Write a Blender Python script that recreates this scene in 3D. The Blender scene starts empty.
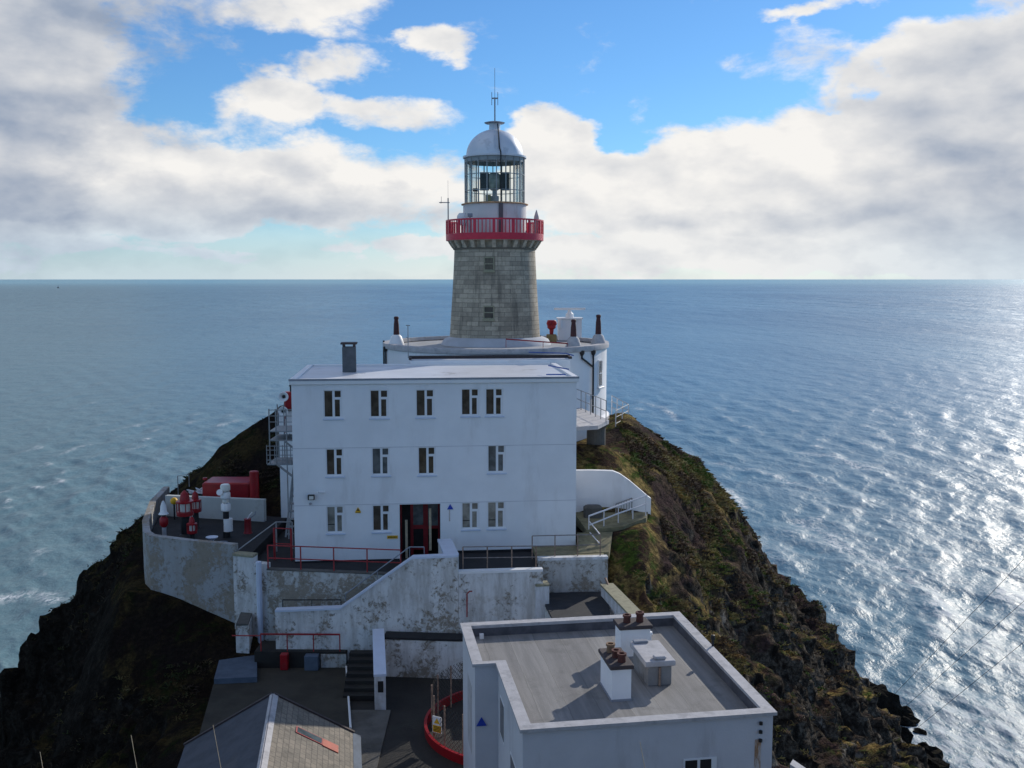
import bpy, math, random
import numpy as np
from mathutils import Vector, Matrix, noise
R=math.radians
random.seed(7); rng=np.random.default_rng(7)
scn=bpy.context.scene
col=scn.collection
# ------------------------------------------------------------------ camera
EYE=38.0; FP=1000.0; PITCH=math.atan(105/1000.0)
cd=bpy.data.cameras.new('camera'); cam=bpy.data.objects.new('camera',cd); col.objects.link(cam)
cam.location=(0,0,EYE); cam.rotation_euler=(math.pi/2-PITCH,0,0)
cd.sensor_width=36; cd.lens=36*FP/1024; cd.clip_start=0.1; cd.clip_end=200000
scn.camera=cam
# ------------------------------------------------------------------ exposure
scn.view_settings.view_transform='Standard'; scn.view_settings.look='None'
scn.view_settings.exposure=0.0; scn.view_settings.gamma=1
# ------------------------------------------------------------------ sun
SUN_AZ=36.0; SUN_EL=23.0
sd=Vector((math.sin(R(SUN_AZ))*math.cos(R(SUN_EL)),math.cos(R(SUN_AZ))*math.cos(R(SUN_EL)),math.sin(R(SUN_EL))))
sl=bpy.data.lights.new('sun','SUN'); sl.energy=3.6; sl.angle=R(0.5); sl.color=(1.0,0.93,0.82)
so=bpy.data.objects.new('sun',sl); col.objects.link(so); so.rotation_euler=sd.to_track_quat('Z','Y').to_euler(); so.location=(30,60,80)
# ------------------------------------------------------------------ node helpers
class NT:
    def __init__(s,nt): s.nt=nt
    def n(s,t,**k):
        o=s.nt.nodes.new(t)
        for a,b in k.items(): setattr(o,a,b)
        return o
    def put(s,sock,v):
        if isinstance(v,bpy.types.NodeSocket): s.nt.links.new(v,sock)
        elif v is not None: sock.default_value=v
    def m(s,op,a,b=None,c=None,clamp=False):
        o=s.n('ShaderNodeMath',operation=op,use_clamp=clamp)
        for i,v in enumerate((a,b,c)):
            if v is not None: s.put(o.inputs[i],v)
        return o.outputs[0]
    def v(s,op,a,b=None):
        o=s.n('ShaderNodeVectorMath',operation=op); s.put(o.inputs[0],a)
        if b is not None: s.put(o.inputs[1],b)
        return o
    def mix(s,f,a,b,blend='MIX'):
        o=s.n('ShaderNodeMix',data_type='RGBA',blend_type=blend)
        s.put(o.inputs[0],f); s.put(o.inputs[6],c4(a)); s.put(o.inputs[7],c4(b)); return o.outputs[2]
    def ramp(s,f,lo,hi,a=0.0,b=1.0,smooth=True):
        o=s.n('ShaderNodeMapRange',interpolation_type='SMOOTHSTEP' if smooth else 'LINEAR')
        s.put(o.inputs[0],f); o.inputs[1].default_value=lo; o.inputs[2].default_value=hi; o.inputs[3].default_value=a; o.inputs[4].default_value=b
        return o.outputs[0]
    def noise(s,vec,scale,det=4,rough=.55,dist=0.0,out=0):
        o=s.n('ShaderNodeTexNoise'); s.put(o.inputs['Vector'],vec); o.inputs['Scale'].default_value=scale
        o.inputs['Detail'].default_value=det; o.inputs['Roughness'].default_value=rough; o.inputs['Distortion'].default_value=dist
        return o.outputs[out]
    def scale(s,vec,x,y,z):
        o=s.n('ShaderNodeMapping'); s.put(o.inputs[0],vec); o.inputs['Scale'].default_value=(x,y,z); return o.outputs[0]
def c4(c):
    if isinstance(c,bpy.types.NodeSocket): return c
    return (c[0],c[1],c[2],1.0) if len(c)==3 else c
# ------------------------------------------------------------------ world: sky with clouds
w=bpy.data.worlds.new('World'); scn.world=w; w.use_nodes=True
W=NT(w.node_tree); w.node_tree.nodes.clear()
gen=W.n('ShaderNodeTexCoord').outputs['Generated']
sep=W.n('ShaderNodeSeparateXYZ'); W.put(sep.inputs[0],gen)
az=W.m('MULTIPLY',W.m('ARCTAN2',sep.outputs[0],sep.outputs[1]),1000.0)
hy=W.m('SQRT',W.m('ADD',W.m('MULTIPLY',sep.outputs[0],sep.outputs[0]),W.m('MULTIPLY',sep.outputs[1],sep.outputs[1])))
el=W.m('MULTIPLY',W.m('ARCTAN2',sep.outputs[2],hy),1000.0)
uv=W.n('ShaderNodeCombineXYZ'); W.put(uv.inputs[0],az); W.put(uv.inputs[1],el)
stv=W.scale(gen,1,1,1.9)
wn=W.noise(stv,5.0,6,.6,out=1)
wv=W.v('MULTIPLY',W.v('SUBTRACT',wn,(.5,.5,.5)).outputs[0],(150,70,0)).outputs[0]
wn2=W.noise(stv,22.0,5,.6,out=1)
wv2=W.v('MULTIPLY',W.v('SUBTRACT',wn2,(.5,.5,.5)).outputs[0],(44,26,0)).outputs[0]
P=W.v('ADD',W.v('ADD',uv.outputs[0],wv).outputs[0],wv2).outputs[0]
def field(blobs):
    tot=None
    for (px,py,a,b,wt) in blobs:
        u0=1000*math.atan((px-512)/1000); v0=279-py
        d=W.v('MULTIPLY',W.v('SUBTRACT',P,(u0,v0,0)).outputs[0],(1.0/a,1.0/b,0)).outputs[0]
        q=W.v('DOT_PRODUCT',d,d).outputs['Value']
        g=W.m('MULTIPLY',W.m('MAXIMUM',W.m('SUBTRACT',1.0,q),0.0),wt)
        tot=g if tot is None else W.m('ADD',tot,g)
    return tot
CLOUD=[(-10,50,220,125,1.0),(300,18,120,42,1.0),(345,78,60,20,.7),(440,60,42,20,.9),(270,120,75,36,1.1),(110,162,190,30,.85),
 (395,122,75,18,.6),(60,200,300,42,.95),(330,195,190,50,1.05),(620,190,170,42,1.3),(545,150,55,36,1.3),(760,168,165,50,1.2),(880,185,190,60,1.3),
 (960,120,130,80,1.0),(1080,150,210,190,1.1),(820,28,85,11,.75),(690,13,45,7,.6),(760,258,420,30,1.0),(330,250,260,12,.55),(120,243,150,9,.5),(760,228,330,34,.95),(-150,150,240,220,1.3)]
DARK=[(60,70,230,110,1.1),(90,205,330,28,.55),(370,215,190,22,.35),(1000,140,170,110,.7),(760,220,170,14,.3),(890,170,80,20,.2),(1010,230,160,45,.4),(310,172,45,15,.35),(-60,200,140,150,.8)]
f0=field(CLOUD)
fb=W.noise(stv,10.0,10,.60,.15)
dens=W.m('ADD',f0,W.m('MULTIPLY',W.m('SUBTRACT',fb,.5),2.9))
# behind the viewer the unseen sky is broken cloud, tinted blue to light the facade
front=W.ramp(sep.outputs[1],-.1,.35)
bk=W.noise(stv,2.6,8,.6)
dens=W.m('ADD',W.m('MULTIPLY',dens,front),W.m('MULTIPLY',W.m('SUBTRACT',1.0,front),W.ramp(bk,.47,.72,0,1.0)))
hi=W.ramp(el,330,700)
dens=W.m('ADD',dens,W.m('MULTIPLY',hi,W.m('MULTIPLY',W.ramp(bk,.42,.7),.6)))
alpha=W.ramp(dens,.10,.74)
dk=W.m('MINIMUM',W.m('MULTIPLY',field(DARK),1.15),1.0)
relief=W.m('MULTIPLY',W.m('SUBTRACT',W.noise(stv,11.0,5,.5),W.noise(W.v('ADD',stv,(.014,.0,.030)).outputs[0],11.0,5,.5)),1.4)
thick=W.m('MULTIPLY',W.ramp(dens,.6,1.9),.12)
lum=W.m('ADD',W.m('SUBTRACT',W.m('SUBTRACT',.96,W.m('MULTIPLY',dk,.58)),thick),relief,clamp=True)
ccol=W.mix(lum,(.31,.375,.49),W.mix(W.m('MULTIPLY',W.ramp(el,20,95,1,0),W.ramp(W.m('ABSOLUTE',W.m('SUBTRACT',az,120.0)),60,460,.12,.75)),(.93,.91,.88),(.52,.66,.78)))
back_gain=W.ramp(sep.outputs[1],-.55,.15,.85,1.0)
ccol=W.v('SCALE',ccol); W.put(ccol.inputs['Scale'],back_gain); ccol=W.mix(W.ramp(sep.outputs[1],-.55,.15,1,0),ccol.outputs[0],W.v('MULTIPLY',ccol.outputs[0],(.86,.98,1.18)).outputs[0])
sky=W.n('ShaderNodeTexSky'); sky.sky_type='NISHITA'; sky.sun_disc=False; sky.sun_elevation=R(SUN_EL); sky.sun_rotation=R(SUN_AZ)
sky.altitude=40; sky.air_density=1.0; sky.dust_density=.1; sky.ozone_density=3.0
bg1=W.n('ShaderNodeBackground'); W.put(bg1.inputs[0],W.v('MULTIPLY',sky.outputs[0],(.62,.96,1.28)).outputs[0]); bg1.inputs[1].default_value=0.095
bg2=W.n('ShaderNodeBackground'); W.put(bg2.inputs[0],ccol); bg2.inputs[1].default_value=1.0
low=W.ramp(el,-30,95,.95,0.0)      # the air thickens to white towards the horizon
alpha=W.m('MAXIMUM',alpha,low)
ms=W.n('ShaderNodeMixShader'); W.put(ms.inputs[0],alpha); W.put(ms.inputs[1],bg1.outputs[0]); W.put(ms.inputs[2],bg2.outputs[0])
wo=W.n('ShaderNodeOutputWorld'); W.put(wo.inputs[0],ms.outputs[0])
# ------------------------------------------------------------------ geometry helpers
def ray(px,py):
    a=(px-512)/FP; b=-(py-384)/FP; c,s=math.cos(PITCH),math.sin(PITCH)
    return Vector((a,c+b*s,b*c-s))
def atY(px,py,Y):
    r=ray(px,py); r=r*(Y/r.y); return Vector((r.x,r.y,EYE+r.z))
def atZ(px,py,z):
    r=ray(px,py); r=r*((z-EYE)/r.z); return Vector((r.x,r.y,EYE+r.z))
ROOT={}
class MB:
    def __init__(s,M=None): s.v=[]; s.f=[]; s.uv=None; s.M=M or Matrix()
    def add(s,vs,fs):
        b=len(s.v); s.v+=[s.M@Vector(v) for v in vs]; s.f+=[tuple(b+i for i in f) for f in fs]; return s
    def box(s,x0,x1,y0,y1,z0,z1,bev=0.0):
        if bev:
            b=bev; vs=[];
            for z,k in ((z0,b),(z0+b,0),(z1-b,0),(z1,b)):
                for (cx,cy,sx,sy) in ((x0,y0,1,1),(x1,y0,-1,1),(x1,y1,-1,-1),(x0,y1,1,-1)):
                    # chamfered corner: two points
                    p=(cx+sx*(k+b),cy+sy*k,z); q=(cx+sx*k,cy+sy*(k+b),z)
                    vs+= [q,p] if sx*sy>0 else [p,q]
            fs=[tuple(range(7,-1,-1)),tuple(range(24,32))]
            for r in range(3):
                for i in range(8):
                    j=(i+1)%8; fs.append((r*8+i,r*8+j,(r+1)*8+j,(r+1)*8+i))
            return s.add(vs,fs)
        return s.add([(x0,y0,z0),(x1,y0,z0),(x1,y1,z0),(x0,y1,z0),(x0,y0,z1),(x1,y0,z1),(x1,y1,z1),(x0,y1,z1)],
            [(3,2,1,0),(4,5,6,7),(0,1,5,4),(1,2,6,5),(2,3,7,6),(3,0,4,7)])
    def prism(s,pts,z0,z1):
        n=len(pts); z0=z0 if hasattr(z0,'__len__') else [z0]*n; z1=z1 if hasattr(z1,'__len__') else [z1]*n
        a=sum(pts[i][0]*pts[(i+1)%n][1]-pts[(i+1)%n][0]*pts[i][1] for i in range(n))
        if a<0: pts=pts[::-1]; z0=z0[::-1]; z1=z1[::-1]
        return s.add([(p[0],p[1],z) for p,z in zip(pts,z0)]+[(p[0],p[1],z) for p,z in zip(pts,z1)],
            [tuple(range(n-1,-1,-1)),tuple(range(n,2*n))]+[(i,(i+1)%n,n+(i+1)%n,n+i) for i in range(n)])
    def tube(s,pts,r,n=6,r2=None):
        pts=[Vector(p) for p in pts]; m=len(pts); vs=[]
        for k,p in enumerate(pts):
            d=(pts[min(k+1,m-1)]-pts[max(k-1,0)]).normalized()
            u=d.cross(Vector((0,0,1)));
            if u.length<.05: u=Vector((1,0,0))
            u.normalize(); w_=u.cross(d).normalized()
            rr=r if r2 is None else r+(r2-r)*k/(m-1)
            for i in range(n):
                a=2*math.pi*(i+.5)/n; vs.append(p+u*rr*math.cos(a)+w_*rr*math.sin(a))
        fs=[tuple(range(n)),tuple(range((m-1)*n+n-1,(m-1)*n-1,-1))]
        for k in range(m-1):
            for i in range(n):
                j=(i+1)%n; fs.append((k*n+j,k*n+i,(k+1)*n+i,(k+1)*n+j))
        return s.add(vs,fs)
    def lathe(s,c,prof,n=32,a0=0,a1=2*math.pi,close=True):
        full=abs(a1-a0-2*math.pi)<1e-6; k=n if full else n+1; vs=[]
        for (r,z) in prof:
            for i in range(k):
                a=a0+(a1-a0)*i/n; vs.append((c[0]+r*math.cos(a),c[1]+r*math.sin(a),c[2]+z))
        fs=[]
        for q in range(len(prof)-1):
            for i in range(n):
                j=(i+1)%k; fs.append((q*k+i,q*k+j,(q+1)*k+j,(q+1)*k+i))
        if close and full: fs+= [tuple(range(k-1,-1,-1)),tuple(range((len(prof)-1)*k,len(prof)*k))]
        return s.add(vs,fs)
    def build(s,name,m,parent=None,smooth=False,loc=None,root=None):
        if parent is not None:
            inv=ROOT[parent.name].inverted(); 
        else: inv=Matrix.Translation(-Vector(loc)) if loc is not None else Matrix()
        me=bpy.data.meshes.new(name); me.from_pydata([tuple(inv@v) for v in s.v],[],s.f)
        me.materials.append(m)
        if smooth: me.polygons.foreach_set('use_smooth',[True]*len(me.polygons)); 
        if smooth:
            try: me.set_sharp_from_angle(angle=R(40))
            except Exception: pass
        o=bpy.data.objects.new(name,me); col.objects.link(o)
        if parent is not None: o.parent=parent; ROOT[o.name]=ROOT[parent.name]
        else:
            if loc is not None: o.location=loc
            ROOT[o.name]=Matrix.Translation(Vector(loc)) if loc is not None else Matrix()
        return o
def tag(o,label=None,cat=None,group=None,kind=None):
    if label: o['label']=label
    if cat: o['category']=cat
    if group: o['group']=group
    if kind: o['kind']=kind
    return o
def thing(name,label,cat,loc,rz=0.0,group=None):
    o=bpy.data.objects.new(name,None); col.objects.link(o); o.location=loc; o.rotation_euler=(0,0,rz); o.empty_display_size=.3
    ROOT[o.name]=Matrix.Translation(Vector(loc))@Matrix.Rotation(rz,4,'Z')
    return tag(o,label,cat,group)
def frame(o): return ROOT[o.name]
# ------------------------------------------------------------------ materials
def mat(name,base,rough=.6,var=.12,vs=1.5,bump=0.0,bs=8.0,metal=0.0,dirt=None,dirt_amt=.5,dscale=.8,spec=.4,streak=False,thr=.52):
    m=bpy.data.materials.new(name); m.use_nodes=True; T=NT(m.node_tree); b=m.node_tree.nodes['Principled BSDF']
    oc=T.n('ShaderNodeTexCoord').outputs['Object']
    dark=tuple(c*(1-var) for c in base); lite=tuple(min(1,c*(1+var*.6)) for c in base)
    c=T.mix(T.ramp(T.noise(oc,vs,6,.62),.3,.7),dark,lite)
    if dirt:
        dv=T.scale(oc,1,1,.22) if streak else oc
        d=T.ramp(T.noise(dv,dscale,9,.68),thr,thr+.13,0,dirt_amt)
        c=T.mix(d,c,dirt)
    T.put(b.inputs['Base Color'],c); b.inputs['Roughness'].default_value=rough; b.inputs['Metallic'].default_value=metal
    b.inputs['Specular IOR Level'].default_value=spec
    if bump:
        bn=T.n('ShaderNodeBump'); bn.inputs['Strength'].default_value=bump; bn.inputs['Distance'].default_value=.03
        T.put(bn.inputs['Height'],T.noise(oc,bs,6,.6)); T.put(b.inputs['Normal'],bn.outputs[0])
    return m
def peel(name,amt,base=(.62,.62,.6)):
    """old whitewash flaking off render: pale paint, grey weathering, brown bare patches"""
    m=bpy.data.materials.new(name); m.use_nodes=True; T=NT(m.node_tree); b=m.node_tree.nodes['Principled BSDF']
    oc=T.n('ShaderNodeTexCoord').outputs['Object']
    big=T.noise(oc,.55,5,.6); fine=T.noise(oc,4.2,10,.78,.5); st=T.noise(T.scale(oc,1.6,1.6,.3),1.2,8,.7)
    c=T.mix(T.ramp(st,.40,.68,0,.6),base,(.31,.29,.26)); c=T.mix(T.ramp(T.noise(oc,1.6,8,.7),.5,.72,0,.5),c,(.34,.29,.22))
    msk=T.ramp(T.m('ADD',fine,T.m('MULTIPLY',T.m('SUBTRACT',big,.5),.9)),.61-amt,.72-amt)
    c=T.mix(msk,c,T.mix(T.ramp(fine,.5,.75),(.30,.26,.21),(.15,.13,.10)))
    T.put(b.inputs['Base Color'],c); b.inputs['Roughness'].default_value=.85
    bn=T.n('ShaderNodeBump'); bn.inputs['Strength'].default_value=.5; bn.inputs['Distance'].default_value=.03
    T.put(bn.inputs['Height'],T.m('SUBTRACT',T.noise(oc,12,5,.6),msk)); T.put(b.inputs['Normal'],bn.outputs[0])
    return m
def glassm(name,tint,rough=.05):
    m=bpy.data.materials.new(name); m.use_nodes=True; b=m.node_tree.nodes['Principled BSDF']
    T=NT(m.node_tree); oc=T.n('ShaderNodeTexCoord').outputs['Object']
    T.put(b.inputs['Base Color'],T.mix(T.ramp(T.noise(oc,2.2,3,.5),.35,.65),tuple(c*.55 for c in tint),tint))
    b.inputs['Roughness'].default_value=rough; b.inputs['Specular IOR Level'].default_value=.35
    return m
M_paint=mat('white_render',(.86,.86,.87),.75,.05,.5,.3,30,dirt=(.60,.58,.57),dirt_amt=.32,dscale=.7,streak=True,thr=.53)
M_trim=mat('white_trim',(.82,.82,.82),.5,.03,2)
M_house=mat('weathered_white_render',(.60,.60,.63),.8,.05,.7,.3,22,dirt=(.36,.35,.36),dirt_amt=.4,dscale=.6,streak=True,thr=.55)
M_cope=mat('grey_coping',(.47,.46,.47),.8,.12,3,.3,18,dirt=(.24,.24,.25),dirt_amt=.5,dscale=1.8)
M_roofw=mat('white_roof_membrane',(.66,.67,.70),.45,.08,.6,.1,10,dirt=(.25,.23,.20),dirt_amt=.7,dscale=.45,thr=.58)
M_lead=mat('grey_flashing',(.27,.29,.33),.6,.15,2,dirt=(.33,.16,.06),dirt_amt=.6,dscale=1.1,thr=.62)
M_upvc=mat('white_window_frame',(.80,.81,.83),.35,.02,2)
M_sill=mat('painted_sill',(.62,.68,.80),.5,.05,2)
M_glass=glassm('dark_window_glass',(.105,.085,.065))
M_glassg=glassm('curtained_window_glass',(.30,.29,.25),.12)
M_glassb=glassm('net_curtain_glass',(.16,.17,.17),.1)
M_black=mat('black_iron',(.018,.018,.02),.5,.2,4)
M_dark=mat('dark_recess',(.02,.018,.018),.9,.2,3)
M_redrail=mat('red_rail_paint',(.34,.03,.035),.5,.2,5,dirt=(.16,.03,.02),dirt_amt=.5,dscale=3)
M_red=mat('red_gloss_paint',(.32,.010,.016),.38,.15,3,dirt=(.22,.03,.03),dirt_amt=.4,dscale=2.5)
M_reddark=mat('red_door_paint',(.26,.014,.02),.45,.2,3)
M_grate=mat('galvanised_steel',(.30,.31,.32),.55,.2,6,dirt=(.22,.12,.07),dirt_amt=.4,dscale=3)
M_whiterail=mat('white_rail_paint',(.78,.74,.74),.5,.08,5)
M_rusty=mat('rusty_rail_post',(.30,.21,.16),.8,.35,8,dirt=(.13,.06,.03),dirt_amt=.8,dscale=5)
M_brownrail=mat('weathered_pipe_rail',(.22,.19,.18),.7,.25,6,dirt=(.3,.28,.27),dirt_amt=.7,dscale=3)
M_slab=mat('terrace_asphalt',(.020,.020,.023),.85,.3,1.2,.4,14)
M_conc=mat('worn_concrete',(.12,.115,.105),.9,.25,1.1,.5,14,dirt=(.07,.065,.055),dirt_amt=.6,dscale=.7)
M_yard=mat('dark_wet_paving',(.024,.022,.02),.75,.3,.9,.4,10,dirt=(.03,.03,.025),dirt_amt=.7,dscale=.6)
M_lichen=mat('lichen_concrete',(.24,.21,.12),.92,.3,1.8,.5,14,dirt=(.10,.10,.08),dirt_amt=.6,dscale=1.6)
M_lwall=mat('lichened_coping',(.34,.32,.22),.9,.25,3,.5,14,dirt=(.13,.12,.09),dirt_amt=.7,dscale=3)
M_cap=mat('slate_chimney_cap',(.065,.05,.05),.75,.2,5,.3,12)
M_pot=mat('terracotta_pot',(.11,.035,.026),.75,.25,7,.3,15)
M_potb=mat('buff_pot',(.24,.15,.09),.8,.25,7,.3,15)
M_silver=mat('silver_dome_paint',(.70,.74,.80),.5,.06,1.2,metal=.15,dirt=(.34,.36,.40),dirt_amt=.4,dscale=1.2)
M_bar=mat('grey_green_bars',(.30,.33,.34),.5,.1,4)
M_yellow=mat('yellow_sign_paint',(.75,.42,.02),.5,.1,8)
M_blue=mat('blue_sign_paint',(.02,.06,.42),.5,.1,8)
M_bluerail=mat('blue_handrail_paint',(.06,.12,.36),.5,.1,8)
M_hatch=mat('blue_grey_felt',(.085,.115,.16),.7,.2,2,.2,12)
M_lens=glassm('lens_glass',(.30,.34,.30),.08)
M_lampw=mat('white_lamp_lens',(.75,.74,.68),.25,.12,6)
M_rust=mat('rust_stain',(.36,.21,.12),.9,.3,6,dirt=(.60,.56,.54),dirt_amt=.9,dscale=7,streak=True,thr=.45)
M_orange=mat('orange_panel',(.42,.09,.055),.6,.15,4)
M_skyl=glassm('skylight_glass',(.10,.13,.14),.15)
M_wood=mat('bleached_timber',(.50,.40,.27),.8,.2,6)
def m_deck():
    m=bpy.data.materials.new('felt_roof_strips'); m.use_nodes=True; T=NT(m.node_tree); b=m.node_tree.nodes['Principled BSDF']
    oc=T.n('ShaderNodeTexCoord').outputs['Object']
    s=T.n('ShaderNodeSeparateXYZ'); T.put(s.inputs[0],oc)
    x=T.m('ADD',s.outputs[0],T.m('MULTIPLY',T.noise(oc,1.1,3),.10))
    fr=T.m('FRACT',T.m('DIVIDE',x,.92)); seam=T.m('MULTIPLY',T.ramp(fr,.0,.05,1,0),.55)
    st=T.noise(T.scale(oc,3.4,.22,1),1.2,7,.68)
    c=T.mix(T.ramp(st,.3,.7),(.19,.185,.18),(.29,.28,.27))
    strip=T.n('ShaderNodeTexWhiteNoise'); strip.noise_dimensions='1D'; T.put(strip.inputs['W'],T.m('FLOOR',T.m('DIVIDE',x,.92)))
    c=T.mix(T.m('MULTIPLY',strip.outputs[0],.35),c,(.115,.11,.11))
    c=T.mix(seam,c,(.07,.07,.07)); c=T.mix(T.ramp(T.noise(oc,.8,8,.7),.52,.68,0,.5),c,(.10,.10,.095))
    T.put(b.inputs['Base Color'],c); b.inputs['Roughness'].default_value=.75
    bn=T.n('ShaderNodeBump'); bn.inputs['Strength'].default_value=.4; bn.inputs['Distance'].default_value=.02
    T.put(bn.inputs['Height'],T.m('ADD',T.noise(oc,30,4),seam)); T.put(b.inputs['Normal'],bn.outputs[0]); return m
M_deck=m_deck()
def m_brick(name,c1,c2,mortar,bw,bh,uvmap=True,msize=.012,bump=.6):
    m=bpy.data.materials.new(name); m.use_nodes=True; T=NT(m.node_tree); b=m.node_tree.nodes['Principled BSDF']
    tc=T.n('ShaderNodeTexCoord'); vec=tc.outputs['UV']; oc=tc.outputs['Object']
    br=T.n('ShaderNodeTexBrick'); T.put(br.inputs['Vector'],vec); br.inputs['Scale'].default_value=1
    br.inputs['Brick Width'].default_value=bw; br.inputs['Row Height'].default_value=bh; br.inputs['Mortar Size'].default_value=msize
    br.inputs['Color1'].default_value=c4(c1); br.inputs['Color2'].default_value=c4(c2); br.inputs['Mortar'].default_value=c4(mortar)
    br.inputs['Bias'].default_value=-.1; br.inputs['Mortar Smooth'].default_value=.3
    c=T.mix(T.ramp(T.noise(oc,.5,8,.7),.48,.62,0,.4),br.outputs[0],tuple(k*.5 for k in c2))
    c=T.mix(T.ramp(T.noise(oc,5,8,.7),.45,.7,0,.35),c,tuple(k*.45 for k in c2))
    c=T.mix(T.ramp(T.noise(T.scale(oc,2,2,.15),1.2,6,.65),.52,.66,0,.45),c,(.07,.065,.055))
    T.put(b.inputs['Base Color'],c); b.inputs['Roughness'].default_value=.9
    bn=T.n('ShaderNodeBump'); bn.inputs['Strength'].default_value=bump; bn.inputs['Distance'].default_value=.03
    T.put(bn.inputs['Height'],T.m('ADD',T.m('MULTIPLY',br.outputs[1],-1.0),T.m('MULTIPLY',T.noise(oc,14,5),.4))); T.put(b.inputs['Normal'],bn.outputs[0]); return m
M_stone=m_brick('granite_courses',(.54,.46,.35),(.33,.285,.22),(.16,.14,.11),.85,.30)
M_slate=m_brick('lichened_slate',(.27,.235,.19),(.19,.17,.14),(.12,.11,.095),.34,.22,msize=.012)
def setuv(o,fn):
    me=o.data; uv=me.uv_layers.new(name='UVMap')
    for p in me.polygons:
        cs=[me.vertices[me.loops[l].vertex_index].co for l in p.loop_indices]; us=fn(cs)
        for l,u in zip(p.loop_indices,us): uv.data[l].uv=u
# ------------------------------------------------------------------ terrain (structure)
SEC={
-40:[(-110,-8),(-60,14),(-20,35),(0,37.5),(20,35),(60,14),(110,-8)],
-8:[(-70,-8),(-38,12),(-12,33),(0,36.4),(12,33),(38,12),(70,-8)],
0:[(-62,-8),(-36,10),(-12,31),(0,36.2),(12,31),(36,10),(62,-8)],
10:[(-55,-8),(-33,8),(-12,26),(0,29.8),(10,26),(33,6),(52,-8)],
18:[(-52,-8),(-32,8),(-14,20),(-3,22.5),(8,20),(26,4),(38,-8)],
27:[(-52,-8),(-36,4),(-22,13),(-13,18.2),(8,18.2),(12,14.5),(22,4),(32,-7)],
37:[(-50,-8),(-34,2),(-24,9),(-18.5,15),(-13.5,18.9),(7,18.9),(10,16.8),(20,7),(29,-3),(34,-8)],
44:[(-50,-8),(-36,1),(-28,7),(-22.5,13.6),(-18.5,17.6),(-15,19.4),(-13,19.2),(5,19.2),(7.2,20.0),(10.2,17.2),(18,9.5),(26,2),(34,-8)],
49:[(-50,-8),(-39,-1),(-31,5),(-26.3,11.5),(-22.5,17),(-19.6,22.5),(-17,22.0),(-13.8,21.2),(-11,20.5),(1,21.3),(4.4,21.6),(5.0,23.2),(6.6,23.8),(8.6,21),(11,19.5),(19,11),(27,3),(35,-8)],
54:[(-52,-8),(-41,-1),(-32,4),(-27.6,10),(-25,16),(-21.5,22.6),(-14,23.2),(3,24.2),(4.5,24.9),(7.9,25.1),(9.7,23.2),(13,19.8),(20,12),(28,3.5),(36,-8)],
60:[(-53,-8),(-43,-.5),(-35,1),(-31,6),(-29.6,11),(-27.0,17),(-23,23.0),(-17,24.5),(-14,25.5),(3.5,27.6),(7,28.1),(9.5,26.4),(12.5,23.2),(16.5,18.5),(21,13),(28,5),(33,-2),(37,-8)],
}
def pr(Y,lst): return [(p.x,p.z) for p in (atY(a,b,Y) for a,b in lst)]
SEC[51.6]=[(-52,-8),(-40,-1),(-31.5,4.5),(-27,10.8),(-24,16.5),(-20.4,22.3),(-13.5,22.3),(3,24.1),(5,24.75),(7.0,25.0),(8.6,23.2),(11.5,19.8),(19.5,11.5),(27.5,3.2),(35.5,-8)]
SEC[54.75]=[(-52,-8),(-41,-1),(-32,4),(-27.8,10),(-25.2,16),(-21.6,22.6),(-14,23.2),(2.6,24.5),(3.2,27.5),(5.1,27.45),(6.1,27.0),(7.6,25.7),(9.7,23.3),(13.1,19.8),(20,12),(28,3.5),(36,-8)]
SEC[57]=[(-52.5,-8),(-42,-1),(-33.5,3),(-29.8,8),(-28,11),(-26,16.5),(-22.4,22.8),(-14,24.2),(2.6,25.5),(3.2,28.7),(5.4,28.6),(7,27.4),(9.4,25),(12.7,21.5),(16,18),(20.5,12.5),(28,4),(36.5,-8)]
SEC[66]=[(-50,-8),(-38.5,-1.5),(-34.6,4.5)]+pr(66,[(8,672),(40,634),(60,608),(106,555),(141,522),(165,492),(200,466),(240,431),(280,405)])+[(-10,29.2),(5,28.3)]+pr(66,[(625,411),(640,424),(700,465),(735,510),(760,541),(790,590),(850,652),(872,700)])+[(29.5,0),(36,-8)]
SEC[75]=[(-48,-8),(-41.0,-.5),(-39.3,4.5)]+[(a,b-.8) for a,b in pr(75,[(12,668),(40,634),(80,585),(141,524),(200,468),(280,409)])]+[(-10,27),(5,27.5)]+pr(75,[(625,416),(700,470),(760,548),(790,596),(850,660),(876,708),(897,742),(915,764)])+[(37,-6),(41,-8)]
SEC[85]=[(-54,-8),(-45,-.5),(-42,3),(-30,13),(-15,21),(0,23),(8,22),(16,14),(24,6),(32,0),(42,-8)]
SEC[96]=[(-60,-8),(-42,-2),(-25,5),(-5,10),(8,9),(20,1),(30,-6),(45,-8)]
SEC[112]=[(-70,-9),(-30,-6),(0,-4),(25,-7),(60,-9)]
KY=sorted(SEC)
GS=.24
gx=np.concatenate([np.arange(-62,-50,1.0),np.arange(-50,40,GS),np.arange(40,56.1,1.0)]); gy=np.concatenate([np.arange(-40,24,1.0),np.arange(24,96,GS),np.arange(96,112.1,1.0)])
prof=np.array([np.interp(gx,[a for a,b in SEC[k]],[b for a,b in SEC[k]]) for k in KY])
Z=np.array([[0.0]]); Z=np.empty((len(gy),len(gx)))
for j in range(len(gx)): Z[:,j]=np.interp(gy,KY,prof[:,j])
XX,YY=np.meshgrid(gx,gy)
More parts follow.
